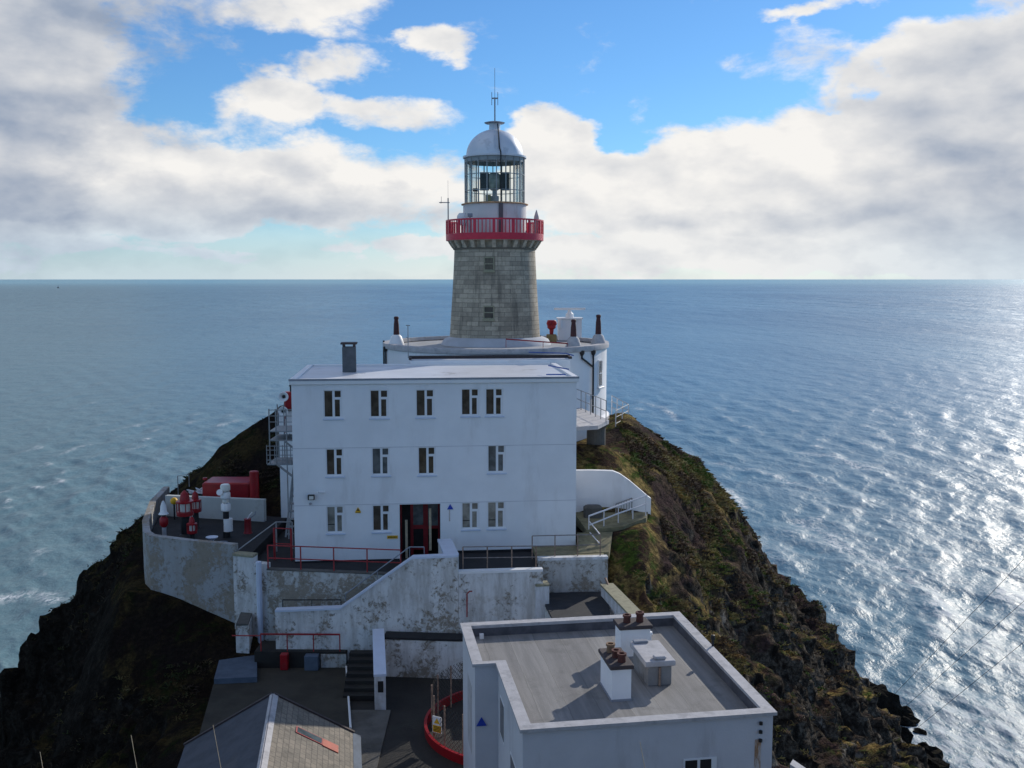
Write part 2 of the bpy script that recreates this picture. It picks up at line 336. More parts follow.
# calm zones under buildings and yards
PADS=[(-14.2,6.8,18,46),(-21.8,4.6,46,60),(-9.5,7.0,58,77),(-14,5.5,46,60),(4,7.3,50,58),(-12,10,-5,8)]
mask=np.ones_like(Z)
for (a,b,c,d) in PADS:
    dx=np.maximum(np.maximum(a-XX,XX-b),0); dy=np.maximum(np.maximum(c-YY,YY-d),0)
    mask=np.minimum(mask,np.clip(np.hypot(dx,dy)/1.5,0.03,1))
gyy,gxx=np.gradient(Z,gy,gx); nl=np.sqrt(gxx**2+gyy**2+1); NX,NY,NZ=-gxx/nl,-gyy/nl,1/nl
N=np.zeros_like(Z)
def vor(p):
    d=noise.voronoi(p)[0]; return d[1]-d[0]
for i,y in enumerate(gy):
    for j,x in enumerate(gx):
        z=Z[i,j]
        if mask[i,j]<.04 or z<-6: continue
        p=Vector((x*.9+y*.35,y*.55-x*.25,z*.8))
        big=noise.ridged_multi_fractal(p*.16,1.0,2.1,3,1.0,2.0,noise_basis='PERLIN_ORIGINAL')-1.1
        v=big*.7+noise.noise(p*.45)*.7
        if 22<y<97:
            q=Vector((x,y,z)); w_=noise.noise_vector(q*.5)*.8
            crag=min(vor(Vector((x*.42+z*.12,y*.42,z*.26))+w_*.5),.85)*1.45+min(vor(Vector((x*1.1,y*1.1+z*.3,z*.7))+w_),.7)*.55
            v+=crag-.65+noise.fractal(q*1.3,.75,2.2,4)*.42
        N[i,j]=v
low_=np.clip((28.5-Z)/13,.16,1.2)
D=N*mask*low_*np.where(Z<-6,0,1)
PX,PY=XX+D*NX*.8,YY+D*NY*.8; PZ=Z+D*(.35+.65*NZ)-.12*(mask<.5)
Z2=Z+D*np.minimum(1/NZ,1.6)-.12*(mask<.5)
def ground(x,y):
    j=int(np.clip(np.searchsorted(gx,x)-1,0,len(gx)-2)); i=int(np.searchsorted(gy,y))-1; i=min(max(i,0),len(gy)-2)
    ty=(y-gy[i])/(gy[i+1]-gy[i]); j0=j; tx=min(max((x-gx[j])/(gx[j+1]-gx[j]),0),1)
    return (Z2[i,j0]*(1-tx)+Z2[i,j0+1]*tx)*(1-ty)+(Z2[i+1,j0]*(1-tx)+Z2[i+1,j0+1]*tx)*ty
def gridmesh(name,X,Y,Zs,m,wrap=False,smooth=True):
    r,c=X.shape; me=bpy.data.meshes.new(name)
    co=np.stack([X,Y,Zs],-1).reshape(-1,3).astype(np.float32)
    idx=np.arange(r*c).reshape(r,c)
    if wrap: idx=np.concatenate([idx,idx[:,:1]],1)
    q=np.stack([idx[:-1,:-1],idx[:-1,1:],idx[1:,1:],idx[1:,:-1]],-1).reshape(-1,4)
    me.vertices.add(len(co)); me.vertices.foreach_set('co',co.ravel())
    me.loops.add(q.size); me.loops.foreach_set('vertex_index',q.ravel().astype(np.int32))
    me.polygons.add(len(q)); me.polygons.foreach_set('loop_start',np.arange(0,q.size,4,dtype=np.int32)); me.polygons.foreach_set('loop_total',np.full(len(q),4,dtype=np.int32))
    me.polygons.foreach_set('use_smooth',np.full(len(q),smooth)); me.update(calc_edges=True); me.validate()
    me.materials.append(m); o=bpy.data.objects.new(name,me); col.objects.link(o); return o
def m_rock():
    m=bpy.data.materials.new('headland_rock_and_heath'); m.use_nodes=True; T=NT(m.node_tree); b=m.node_tree.nodes['Principled BSDF']
    oc=T.n('ShaderNodeTexCoord').outputs['Object']; g=T.n('ShaderNodeNewGeometry'); s=T.n('ShaderNodeSeparateXYZ'); T.put(s.inputs[0],g.outputs['Normal'])
    ps=T.n('ShaderNodeSeparateXYZ'); T.put(ps.inputs[0],oc)
    n1=T.noise(oc,.35,8,.68,.6); n2=T.noise(oc,1.3,9,.7,.5); n3=T.noise(oc,4.5,8,.7)
    rock=T.mix(T.ramp(n2,.38,.66),(.018,.015,.013),(.16,.138,.112))
    rock=T.mix(T.ramp(n3,.38,.6,.75,0),rock,(.012,.010,.009)); rock=T.mix(T.ramp(T.noise(oc,.5,7,.7,.6),.58,.66,0,.6),rock,(.27,.255,.23))
    veg=T.mix(T.ramp(n1,.44,.56),(.07,.042,.03),(.33,.24,.085))
    veg=T.mix(T.ramp(T.noise(oc,.9,7,.65,.4),.50,.60,0,.9),veg,(.075,.12,.02))
    veg=T.mix(T.ramp(T.noise(oc,1.7,8,.7,.8),.56,.66,0,.75),veg,(.30,.18,.06))
    veg=T.mix(T.ramp(n3,.4,.62,.6,0),veg,(.014,.012,.009))
    k=T.m('ADD',s.outputs[2],T.m('MULTIPLY',T.m('SUBTRACT',n2,.5),.9))
    k=T.m('ADD',k,T.m('MULTIPLY',T.m('SUBTRACT',ps.outputs[2],17.0),.012))
    hp=T.ramp(T.noise(oc,.13,4,.6,.8),.47,.56,0,.85); veg=T.mix(hp,veg,T.mix(T.ramp(n3,.4,.65),(.028,.020,.020),(.085,.055,.055))); k=T.m('ADD',k,T.ramp(ps.outputs[2],12,27,-.16,.26)); c=T.mix(T.ramp(k,.60,.74),rock,veg)
    wet=T.ramp(ps.outputs[2],1.0,4.5,.85,0); c=T.mix(wet,c,(.012,.012,.011))
    west=T.ramp(ps.outputs[0],-14.0,-8.0,.85,0); c=T.mix(west,c,(.008,.007,.006))     # the west flank's shade is put into the colour as near black
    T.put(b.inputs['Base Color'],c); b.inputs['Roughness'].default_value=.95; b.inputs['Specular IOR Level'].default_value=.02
    bn=T.n('ShaderNodeBump'); bn.inputs['Strength'].default_value=.9; bn.inputs['Distance'].default_value=.25
    vo=T.n('ShaderNodeTexVoronoi'); vo.feature='DISTANCE_TO_EDGE'; T.put(vo.inputs['Vector'],T.v('ADD',T.scale(oc,1,.6,1.3),T.noise(oc,1.5,4,.6,out=1)).outputs[0]); vo.inputs['Scale'].default_value=1.1
    T.put(bn.inputs['Height'],T.m('ADD',T.noise(oc,2.6,10,.7),T.m('MULTIPLY',T.m('MINIMUM',vo.outputs[0],.12),2.0))); T.put(b.inputs['Normal'],bn.outputs[0]); return m
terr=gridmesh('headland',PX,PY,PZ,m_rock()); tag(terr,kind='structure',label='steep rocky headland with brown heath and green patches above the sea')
# ------------------------------------------------------------------ sea (structure)
def m_sea():
    m=bpy.data.materials.new('sea_water'); m.use_nodes=True; T=NT(m.node_tree); b=m.node_tree.nodes['Principled BSDF']
    oc=T.n('ShaderNodeTexCoord').outputs['Object']; at=T.n('ShaderNodeAttribute'); at.attribute_name='foam'
    s=T.n('ShaderNodeSeparateXYZ'); T.put(s.inputs[0],oc)
    dist=T.m('SQRT',T.m('ADD',T.m('MULTIPLY',s.outputs[0],s.outputs[0]),T.m('MULTIPLY',s.outputs[1],s.outputs[1])))
    patch=T.noise(T.scale(oc,.004,.0016,1),1.0,6,.6)
    c=T.mix(T.ramp(patch,.35,.65),(.085,.215,.345),(.13,.285,.415)); west=T.ramp(T.m('DIVIDE',s.outputs[0],T.m('ADD',dist,1.0)),-.45,-.05,.8,0); c=T.mix(west,c,(.16,.255,.275))
    shal=T.ramp(dist,60,420,.55,0); c=T.mix(shal,c,(.12,.20,.215)); c=T.mix(T.ramp(dist,2200,12000,0,.85),c,(.24,.46,.54))  # paled with distance: horizon haze put into the water colour
    fo=T.m('MULTIPLY',at.outputs['Fac'],T.ramp(T.noise(T.scale(oc,1,.5,1),1.6,8,.75,.5),.40,.62))
    c=T.mix(T.m('MINIMUM',fo,1.0),c,(.72,.74,.74))
    T.put(b.inputs['Base Color'],c); T.put(b.inputs['Roughness'],T.m('ADD',T.ramp(dist,90,2500,.36,.38),T.m('MULTIPLY',fo,.4)))
    b.inputs['IOR'].default_value=1.33; b.inputs['Specular IOR Level'].default_value=.13
    h1=T.noise(T.scale(oc,1.0,.45,1),.9,7,.62,.3); h2=T.noise(T.scale(oc,1,.55,1),.12,6,.6)
    h3=T.noise(T.scale(oc,1,.4,1),.02,5,.6)
    b1=T.n('ShaderNodeBump'); T.put(b1.inputs['Strength'],T.ramp(dist,80,900,.55,.45)); b1.inputs['Distance'].default_value=.34; T.put(b1.inputs['Height'],h1)
    b2=T.n('ShaderNodeBump'); b2.inputs['Strength'].default_value=.55; b2.inputs['Distance'].default_value=1.8; T.put(b2.inputs['Height'],h2); T.put(b2.inputs['Normal'],b1.outputs[0])
    b3=T.n('ShaderNodeBump'); T.put(b3.inputs['Strength'],T.ramp(dist,200,1800,.1,.8)); b3.inputs['Distance'].default_value=12; T.put(b3.inputs['Height'],h3); T.put(b3.inputs['Normal'],b2.outputs[0])
    T.put(b.inputs['Normal'],b3.outputs[0]); return m
ang=np.concatenate([np.linspace(R(-36),R(36),900),np.linspace(R(36),R(324),200)[1:-1]])
rr=np.concatenate([np.array([5,30.]),1/np.linspace(1/55,1/1800,560),np.geomspace(2000,90000,40)])
AA,RR=np.meshgrid(ang,rr); SX=RR*np.sin(AA); SY=RR*np.cos(AA)
H=np.zeros_like(SX); DX=np.zeros_like(SX); DY=np.zeros_like(SX)
for k in range(90):
    L=float(np.exp(rng.uniform(math.log(1.1),math.log(12)))); th=R(190)+rng.normal(0,.55) 
    kx,ky=math.cos(th),math.sin(th); kk=2*math.pi/L; A=.0066*L**.80
    fade=np.clip(1-(RR*RR/ (EYE*900))/L*1.0,0,1)    # short waves drop out where the mesh gets coarse
    ph=kk*(kx*SX+ky*SY)+rng.uniform(0,6.28)
    H+=A*fade*np.cos(ph); DX-=A*fade*kx*np.sin(ph)*.8; DY-=A*fade*ky*np.sin(ph)*.8
# wind gusts modulate the chop
def vnoise(x,y,seed):
    r=np.random.default_rng(seed).random((64,64)); xi=np.floor(x).astype(int); yi=np.floor(y).astype(int); fx=x-xi; fy=y-yi
    fx=fx*fx*(3-2*fx); fy=fy*fy*(3-2*fy); g=lambda a,b_: r[a%64,b_%64]
    return (g(xi,yi)*(1-fx)+g(xi+1,yi)*fx)*(1-fy)+(g(xi,yi+1)*(1-fx)+g(xi+1,yi+1)*fx)*fy
gust=.65+.6*vnoise(SX/28,SY/60,1)*1.0
H*=gust; DX*=gust; DY*=gust
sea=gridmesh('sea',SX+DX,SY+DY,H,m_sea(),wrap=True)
tag(sea,kind='structure',label='choppy blue sea reaching to the horizon')
crest=np.clip((H-.145)/.15,0,1)*np.clip(vnoise(SX/9+3,SY/26,5)*2.6-1.0,0,1)
gxs=np.interp(SY,KY,np.arange(len(KY)))
# shore distance from the profile table
L0=np.array([np.interp(0,[b for a,b in SEC[k]][:3],[a for a,b in SEC[k]][:3]) for k in KY]); R0=np.array([np.interp(0,[b for a,b in SEC[k]][::-1][:5],[a for a,b in SEC[k]][::-1][:5]) for k in KY])
ls=np.interp(SY,KY,L0); rs=np.interp(SY,KY,R0); nd=np.maximum(ls-SX,SX-rs)+np.maximum(SY-96,0)*.9
shore=np.clip(1-nd/11,0,1)*(SY<110)*(.35+.9*vnoise(SX/3.5,SY/3.5,9))
lace=np.clip(vnoise(SX/7+9,SY/12+2,12)*1.8-.5,0,1)*np.clip(1-(RR-90)/170,0,1)*np.clip((SX-5)/45,0,1)*np.clip(.55+H*1.0,0,1)
strokes=np.zeros_like(SX)
for line,wd_ in (([(688,466),(703,480),(722,490),(742,507)],1.0),([(716,463),(750,470),(792,482)],.8),([(722,533),(745,548),(764,572)],.7),([(640,402),(662,408),(680,420)],.7),([(800,520),(830,534),(850,552)],.7),([(0,600),(30,593),(56,600)],1.2),([(800,452),(840,458),(870,470)],.9),([(880,560),(910,575),(935,600)],.6)):
    q=[atZ(a,b,0) for a,b in line]; sel=(np.abs(SX)<160)&(SY>60)&(SY<420)
    for a,b in zip(q[:-1],q[1:]):
        vx,vy=b.x-a.x,b.y-a.y; L2=vx*vx+vy*vy; tt=np.clip(((SX-a.x)*vx+(SY-a.y)*vy)/L2,0,1); dd=np.hypot(SX-a.x-tt*vx+(vnoise(SX/2.2,SY/4,21)-.5)*2.2,SY-a.y-tt*vy)
        strokes=np.maximum(strokes,np.where(sel,np.clip(1-dd/(wd_*2.2),0,1)*(.35+.9*vnoise(SX/1.7,SY/3.0,33)),0))
foam=np.clip(strokes*1.15+crest*1.1+shore*1.1+lace*.95,0,1.3)
fa=sea.data.attributes.new('foam','FLOAT','POINT'); fa.data.foreach_set('value',foam.ravel().astype(np.float32))
# ------------------------------------------------------------------ shared builders
def seglen(a,b): return (Vector(b)-Vector(a)).length
def railing(name,label,pts,h,rails,mp,mr,spacing=1.4,r=.025,rr_=.022,group=None,cat='railing'):
    pts=[Vector(p) for p in pts]; t=thing(name,label,cat,pts[0],0,group)
    done=[]
    for a,b in zip(pts[:-1],pts[1:]):
        n=max(1,round((b-a).length/spacing))
        for i in range(n+1):
            p=a.lerp(b,i/n)
            if any((p-q).length<.05 for q in done): continue
            done.append(p)
            MB().tube([p-Vector((0,0,.12)),p+Vector((0,0,h))],r,6).build('post',mp,t)
    for f in rails:
        MB().tube([p+Vector((0,0,h*f)) for p in pts],rr_,6).build('rail',mr,t)
    return t
def wall_thing(name,label,plan,z0,z1,thick,m,copem=None,cope_h=.1,over=.04,cat='wall'):
    """a wall along a plan polyline; z1 may be a list giving the height at each point"""
    P_=[Vector((p[0],p[1],0)) for p in plan]; n=len(P_)
    z1=z1 if hasattr(z1,'__len__') else [z1]*n; z0=z0 if hasattr(z0,'__len__') else [z0]*n
    t=thing(name,label,cat,(P_[0].x,P_[0].y,z0[0]))
    def strip(w0,w1,zb,zt,nm,mm):
        L=[];Rr=[]
        for i,p in enumerate(P_):
            d=Vector((0,0,0))
            if i>0: d+=(P_[i]-P_[i-1]).normalized()
            if i<n-1: d+=(P_[i+1]-P_[i]).normalized()
            d.normalize(); q=Vector((-d.y,d.x,0))
            k=1.0
            if 0<i<n-1: k=1/max(.5,q.dot(Vector((-(P_[i+1]-P_[i]).normalized().y,(P_[i+1]-P_[i]).normalized().x,0))))
            L.append(p+q*w1*k); Rr.append(p+q*w0*k)
        vs=[]; 
        for i in range(n): vs+=[(Rr[i].x,Rr[i].y,zb[i]),(L[i].x,L[i].y,zb[i]),(L[i].x,L[i].y,zt[i]),(Rr[i].x,Rr[i].y,zt[i])]
        fs=[(0,1,2,3),(4*n-1,4*n-2,4*n-3,4*n-4)]
        for i in range(n-1):
            for k in range(4):
                j=(k+1)%4; fs.append((4*i+j,4*i+k,4*i+4+k,4*i+4+j))
        return MB().add(vs,fs).build(nm,mm,t)
    if copem is None: strip(0,thick,z0,z1,'wall_face',m)
    else:
        strip(0,thick,z0,[z-cope_h for z in z1],'wall_face',m)
        strip(-over,thick+over,[z-cope_h+.001 for z in z1],z1,'coping',copem)
    return t
# ------------------------------------------------------------------ built ground (structure)
s_=MB().prism([(-18.4,50.15),(-13.7,48.9),(-13.2,48.8),(-13.0,61.2),(-21.4,60.9),(-19.3,51.3)],17,24.2).build('yard_paving',M_slab); tag(s_,kind='structure')
s_=MB().prism([(-13.19,48.3),(-5.0,47.25),(-3.0,46.95),(-3.0,58.9),(-12.99,58.2)],16,23.70).build('terrace_paving',M_slab); tag(s_,kind='structure')
s_=MB().prism([(-2.99,46.95),(-2.3,46.9),(1.2,46.9),(1.3,48.6),(4.4,48.9),(3.7,60.2),(-2.99,58.9)],16,23.98).build('terrace_paving',M_slab); tag(s_,kind='structure')
s_=MB().prism([(1.3,48.35),(4.6,48.65),(4.7,51.5),(1.0,51.3)],20,24.22).build('lichened_landing',M_lichen); tag(s_,kind='structure')
s_=MB().prism([(-8.0,20),(8.6,20),(6.9,47.5),(-8.0,46.9)],14,19.55).build('lower_yard_paving',M_yard); tag(s_,kind='structure')
s_=MB().prism([(-6.15,26),(-4.95,26),(-5.2,41.2),(-7.1,41.2)],19.4,19.62).build('path',M_conc); tag(s_,kind='structure')
s_=MB().prism([(-13.9,45.6),(-12.6,38.5),(-6.5,38.6),(-7.75,45.7)],15,19.7).build('sunken_platform',mat('platform_concrete',(.045,.04,.03),.9,.3,.8,.4,12,dirt=(.05,.045,.035),dirt_amt=.7,dscale=.5)); tag(s_,kind='structure')
MBk=MB().tube([(-7.85,45.72,19.74),(-6.6,39.2,19.74)],.05,6).build('kerb_edging',M_trim); tag(MBk,kind='structure')
s_=MB().prism([(-12.2,47.2),(-12.2,45.75),(-7.9,45.75),(-7.6,47.2)],15,20.45).build('upper_walk',M_yard); tag(s_,kind='structure')

# ------------------------------------------------------------------ main white building
A0=atZ(291,379.2,33.05); YAW=R(5.5)
mb=thing('white_building','long three storey white rendered building with red doorway below the lighthouse','building',(A0.x,A0.y,23.98),YAW)
MF=frame(mb); HT=33.05-23.98; BW=14.35
def fac(px,py):
    r=ray(px,py); c,s=math.cos(YAW),math.sin(YAW)
    t=(-s*A0.x+c*A0.y)/(-s*r.x+c*r.y); p=r*t+Vector((0,0,EYE))
    q=MF.inverted()@p; return q.x,q.z
WIN=[(323.2,390.2,342.6,418.2,0),(369.7,390,388.9,417.8,0),(415.7,389.6,434.7,417,0),(461.1,388.8,479.4,415.8,0),(485.4,388.6,503.3,415.6,0),
     (325.6,448.9,343.9,476,0),(371.6,448,390,475.2,2),(417.9,447.2,436,474.8,0),(487.6,445.4,505.6,472.6,2),
     (326.3,506.5,344.5,533,1),(372.2,505.3,390.4,531.6,0),(461.6,502.8,479.4,529,1),(487.4,502,505.4,528.4,1)]
dx0,dz1=fac(399.5,504.6); dx1,_=fac(440.2,504.6); DOOR=(dx0,dx1,-.28,dz1)
holes=[]
for (a,b,c,d,k) in WIN:
    u0,v1=fac(a,b); u1,v0=fac(c,d); holes.append((u0,u1,v0,v1,k))
def wall_with_holes(m,W_,H_,hs,depth):
    """front wall (y=0) cut into a grid round its openings, with reveals"""
    xs=sorted(set([0,W_]+[h[0] for h in hs]+[h[1] for h in hs])); zs=sorted(set([-.35,H_]+[h[2] for h in hs]+[h[3] for h in hs]))
    inside=lambda x,z:any(h[0]<x<h[1] and h[2]<z<h[3] for h in hs)
    for i in range(len(xs)-1):
        for j in range(len(zs)-1):
            if not inside((xs[i]+xs[i+1])/2,(zs[j]+zs[j+1])/2):
                m.add([(xs[i],0,zs[j]),(xs[i+1],0,zs[j]),(xs[i+1],0,zs[j+1]),(xs[i],0,zs[j+1])],[(0,1,2,3)])
    for h in hs:
        a,b,c,d=h[:4]; D=depth
        m.add([(a,0,c),(a,D,c),(a,D,d),(a,0,d)],[(3,2,1,0)]); m.add([(b,0,c),(b,D,c),(b,D,d),(b,0,d)],[(0,1,2,3)])
        m.add([(a,0,d),(b,0,d),(b,D,d),(a,D,d)],[(3,2,1,0)])
        if c>0.01: m.add([(a,0,c),(b,0,c),(b,D,c),(a,D,c)],[(0,1,2,3)])
g=MB(MF); RT=HT-.28
wall_with_holes(g,BW,RT,holes+[DOOR],.16)
Dp=8.6
g.add([(0,0,-.35),(0,Dp,-.35),(0,Dp,RT),(0,0,RT)],[(0,3,2,1)]); g.add([(BW,0,-.35),(BW,Dp,-.35),(BW,Dp,RT),(BW,0,RT)],[(0,1,2,3)]); g.add([(0,Dp,0),(BW,Dp,0),(BW,Dp,RT),(0,Dp,RT)],[(0,3,2,1)])
wall=g.build('wall',M_paint,mb)
for zz_ in (fac(300,448.6)[1],fac(300,505.4)[1]-.02):
    MB(MF).box(.0,BW,-.008,-.001,zz_-.015,zz_+.015).build('string_course',M_house,wall)
roof=MB(MF).box(.12,BW-.12,.12,Dp-.1,RT-.05,HT-.10).build('roof',M_roofw,mb)
g=MB(MF); e=.10
g.box(-e,BW+e,-e,.22,RT,HT,.02); g.box(-e,.22,.222,Dp-.02,RT,HT-.002,.02); g.box(BW-.22,BW+e,.222,Dp-.02,RT,HT-.002,.02); g.box(.222,BW-.222,Dp-.22,Dp+e,RT,HT-.004,.02)
g.build('fascia',M_trim,roof)
MB(MF).box(-e-.012,BW+e+.012,-e-.012,-e-.001,HT-.09,HT+.015).build('flashing',M_lead,roof)
MB(MF).box(BW-1.5,BW-.5,.5,.6,HT+.03,HT+.09).build('roof_batten',M_bluerail,roof)
def make_window(par,u0,u1,v0,v1,kind,M_=MF,y=.09,sill=True):
    f=.08; mid=u0+(u1-u0)*.53; g=M_glassg if kind==1 else (M_glassb if kind==2 else M_glass)
    fr=MB(M_); y0,y1=y-.035,y+.045
    fr.box(u0,u0+f*.6,y0,y1,v0,v1); fr.box(u1-f,u1,y0,y1,v0,v1); fr.box(u0+f*.6,u1-f,y0,y1,v1-f*.6,v1); fr.box(u0+f*.6,u1-f,y0,y1,v0,v0+f)
    fr.box(mid-.06,mid+.06,y0-.006,y1,v0+f,v1-f*.6)
    tr=v0+(v1-v0)*.70; fr.box(mid+.06,u1-f,y0-.004,y1,tr-.06,tr+.06)
    fr.box(u1-f-.05,u1-f,y0-.002,y1,v0+f,tr-.06)
    wn=fr.build('window',M_upvc,par)
    MB(M_).box(u0+.02,u1-.02,y+.012,y+.02,v0+.02,v1-.02).build('pane',g,wn)
    if kind==1: MB(M_).box(u0+.05,mid-.06,y+.002,y+.011,v0+(v1-v0)*.30,v0+(v1-v0)*.33).build('curtain_rail',M_dark,wn)
    if sill: MB(M_).box(u0-.05,u1+.06,-.06,y-.04,v0-.09,v0-.002,.012).build('sill',M_sill,wn)
    return wn
for h in holes: make_window(mb,*h)
# doorway: deep porch with red timber screen and two bleached posts
a,b,c,d=DOOR; PD=1.5
g=MB(MF); 
g.add([(a,.16,c),(a,PD,c),(a,PD,d),(a,.16,d)],[(3,2,1,0)]); g.add([(b,.16,c),(b,PD,c),(b,PD,d),(b,.16,d)],[(0,1,2,3)]); g.add([(a,.16,d),(b,.16,d),(b,PD,d),(a,PD,d)],[(3,2,1,0)]); g.add([(a,PD,c),(b,PD,c),(b,PD,d),(a,PD,d)],[(0,1,2,3)])
g.build('porch',M_dark,mb)
fr=MB(MF); w_=b-a
for k,(p,q) in enumerate(((.0,.05),(.26,.33),(.58,.70),(.95,1.0))): fr.box(a+w_*p,a+w_*q,.9,1.0,c,d)
fr.box(a,b,.88,.9,d-.1,d); fr.box(a+w_*.33,a+w_*.58,.9,.98,d*.42,d*.50); fr.box(a+w_*.33,a+w_*.58,.9,.98,0,.12); fr.box(a+w_*.70,a+w_*.95,.9,.98,d*.42,d*.48)
dr=fr.build('door',M_reddark,mb)
MB(MF).box(a+w_*.33,a+w_*.58,.94,.95,d*.5,d-.1).build('pane',M_glassb,dr)
MB(MF).box(a+w_*.05,a+w_*.26,.94,.95,0,d-.1).build('door_panel',M_dark,dr)
MB(MF).box(a+w_*.70,a+w_*.95,.94,.95,d*.48,d-.1).build('pane',M_glassb,dr)
MB(MF).box(a+w_*.33,a+w_*.58,.94,.95,.12,d*.42).build('door_panel',M_dark,dr)
pl=MB(MF); pl.box(a+w_*.13,a+w_*.19,.3,.38,c,d*.66); pl.build('timber_post',M_wood,mb)
pl=MB(MF); pl.box(a+w_*.72,a+w_*.78,.3,.38,.1,d*.88); pl.build('timber_post',M_wood,mb)
# chimney on the roof
cx,_z=fac(349.5,370); q=MF.inverted()@atZ(349.5,371,33.0)
cu,cv=q.x,q.y; g=MB(MF); g.box(cu-.36,cu+.36,cv-.3,cv+.3,HT-.1,HT+1.28,.02); ch=g.build('chimney',mat('dark_chimney_render',(.11,.12,.13),.85,.15,3,.3,14),mb)
g=MB(MF)
for sx in (-1,1): MB(MF).box(cu+sx*.28-.06,cu+sx*.28+.06,cv-.28,cv+.28,HT+1.281,HT+1.42).build('slot_wall',M_cap,ch)
MB(MF).box(cu-.44,cu+.44,cv-.38,cv+.38,HT+1.421,HT+1.52,.015).build('chimney_cap',M_cap,ch)
MB(MF).box(cu+.37,cu+.9,cv-.9,cv-.86,HT-.1,HT-.09).build('roof_seam',M_lead,roof)
# rear wing, a little higher
g=MB(MF); 
wgx0=(MF.inverted()@Vector((-6.1,60,0))).x; wgx1=(MF.inverted()@Vector((3.5,59.5,0))).x
g.box(wgx0,wgx1,Dp+.101,9.7,0,HT+.16); wg=g.build('rear_wing',M_paint,mb)
MB(MF).box(wgx0+.1,wgx1-.1,Dp+.2,9.6,HT+.161,HT+.20).build('roof',M_roofw,wg)
g=MB(MF); g.box(wgx0-.1,wgx1+.1,9.6,9.8,HT+.20,HT+.38); g.box(wgx0-.1,wgx0+.06,Dp+.15,9.599,HT+.201,HT+.34); g.box(wgx1-.06,wgx1+.1,Dp+.15,9.599,HT+.201,HT+.34); g.build('parapet',M_cap,wg)
MB(MF).tube([(wgx1-2.4,9.7,HT+.55),(wgx1-.2,9.2,HT+.5),(wgx1+.15,8.5,HT+.42)],.035,6).build('safety_rail',M_bluerail,wg)
MB(MF).tube([(BW-1.1,2.6,HT+.35),(BW-.3,.8,HT+.3)],.035,6).build('safety_rail',M_bluerail,mb)
# dark plinth strip at the foot of the facade
MB(MF).box(.0,DOOR[0]-.02,-.03,-.002,-.34,-.20).build('plinth',M_slab,mb); MB(MF).box(DOOR[1]+.02,BW,-.03,-.002,-.1,.14).build('plinth',M_slab,mb)
# things fixed on the facade
def on_fac(px,py,y=0):
    u,v=fac(px,py); return MF@Vector((u,y,v))
p=on_fac(311.6,496.5,-.02)
t=thing('floodlight','square black floodlight with white glass fixed on the left of the white facade','floodlight',p,YAW)
Fm=frame(t)
MB(Fm).box(-.17,.17,-.26,-.08,-.13,.13,.02).build('housing',M_black,t); MB(Fm).box(-.10,.12,-.27,-.262,-.09,.08).build('lens',M_lampw,t); MB(Fm).tube([(0,0,0),(0,-.08,0)],.04,6).build('bracket',M_black,t)
p=on_fac(321,491,-.02); t=thing('security_camera','small white security camera above and right of the floodlight','camera',p,YAW); Fm=frame(t)
MB(Fm).tube([(.06,.0,-.12),(.06,-.12,-.02)],.02,6).build('bracket',M_trim,t); MB(Fm).tube([(.18,-.10,-.05),(-.14,-.42,.05)],.055,8).build('housing',M_trim,t)
p=on_fac(310.5,503.4,-.02); t=thing('conduit_box','small dark round junction box just under the floodlight','junction box',p,YAW); MB(frame(t)).lathe((0,-.05,-.05),[(.05,0),(.06,.03),(.06,.08),(.04,.1)],10).build('box',M_lead,t)
def tri_sign(name,label,px,py,hw,m,plate=None,symbol=False,cat='sign'):
    p=on_fac(px,py,-.006); t=thing(name,label,cat,p,YAW); Fm=frame(t)
    def tri(h,y0,y1): return [(-h,y0,-h*.8),(h,y0,-h*.8),(0,y0,h*.95),(-h,y1,-h*.8),(h,y1,-h*.8),(0,y1,h*.95)]
    F_=[(0,1,2),(5,4,3),(0,3,4,1),(1,4,5,2),(2,5,3,0)]
    MB(Fm).add(tri(hw,-.03,-.006),F_).build('sign_face',m,t)
    if symbol:
        MB(Fm).add(tri(hw*.55,-.034,-.031),F_).build('symbol',M_black,t)
        MB(Fm).box(-hw,hw,-.03,-.006,-hw*1.25,-hw*.82).build('text_plate',m,t)
        MB(Fm).box(-hw*.8,hw*.8,-.034,-.031,-hw*1.1,-hw*1.0).build('text_line',M_black,t)
    return t
tri_sign('warning_sign','yellow triangular warning sign with black symbol between two ground floor windows',358,509.5,.14,M_yellow,symbol=True)
t=tri_sign('triangle_sign','blue triangular sign with rust streak on the wall right of the doorway',450.2,506.8,.16,M_blue)
MB(frame(t)).box(-.07,-.01,-.004,-.0005,-.75,-.14).build('rust_streak',M_rust,t)
p=on_fac(392.5,537,-.006); t=thing('notice_plate','small yellow rectangular plate low on the wall left of the doorway','sign',p,YAW); Fm=frame(t)
MB(Fm).box(-.27,.27,-.03,-.006,-.08,.08).build('plate',M_yellow,t)
g=MB(Fm)
for k in range(6): g.box(-.22+k*.075,-.17+k*.075,-.034,-.031,-.03,.03)
g.build('lettering',M_black,t)

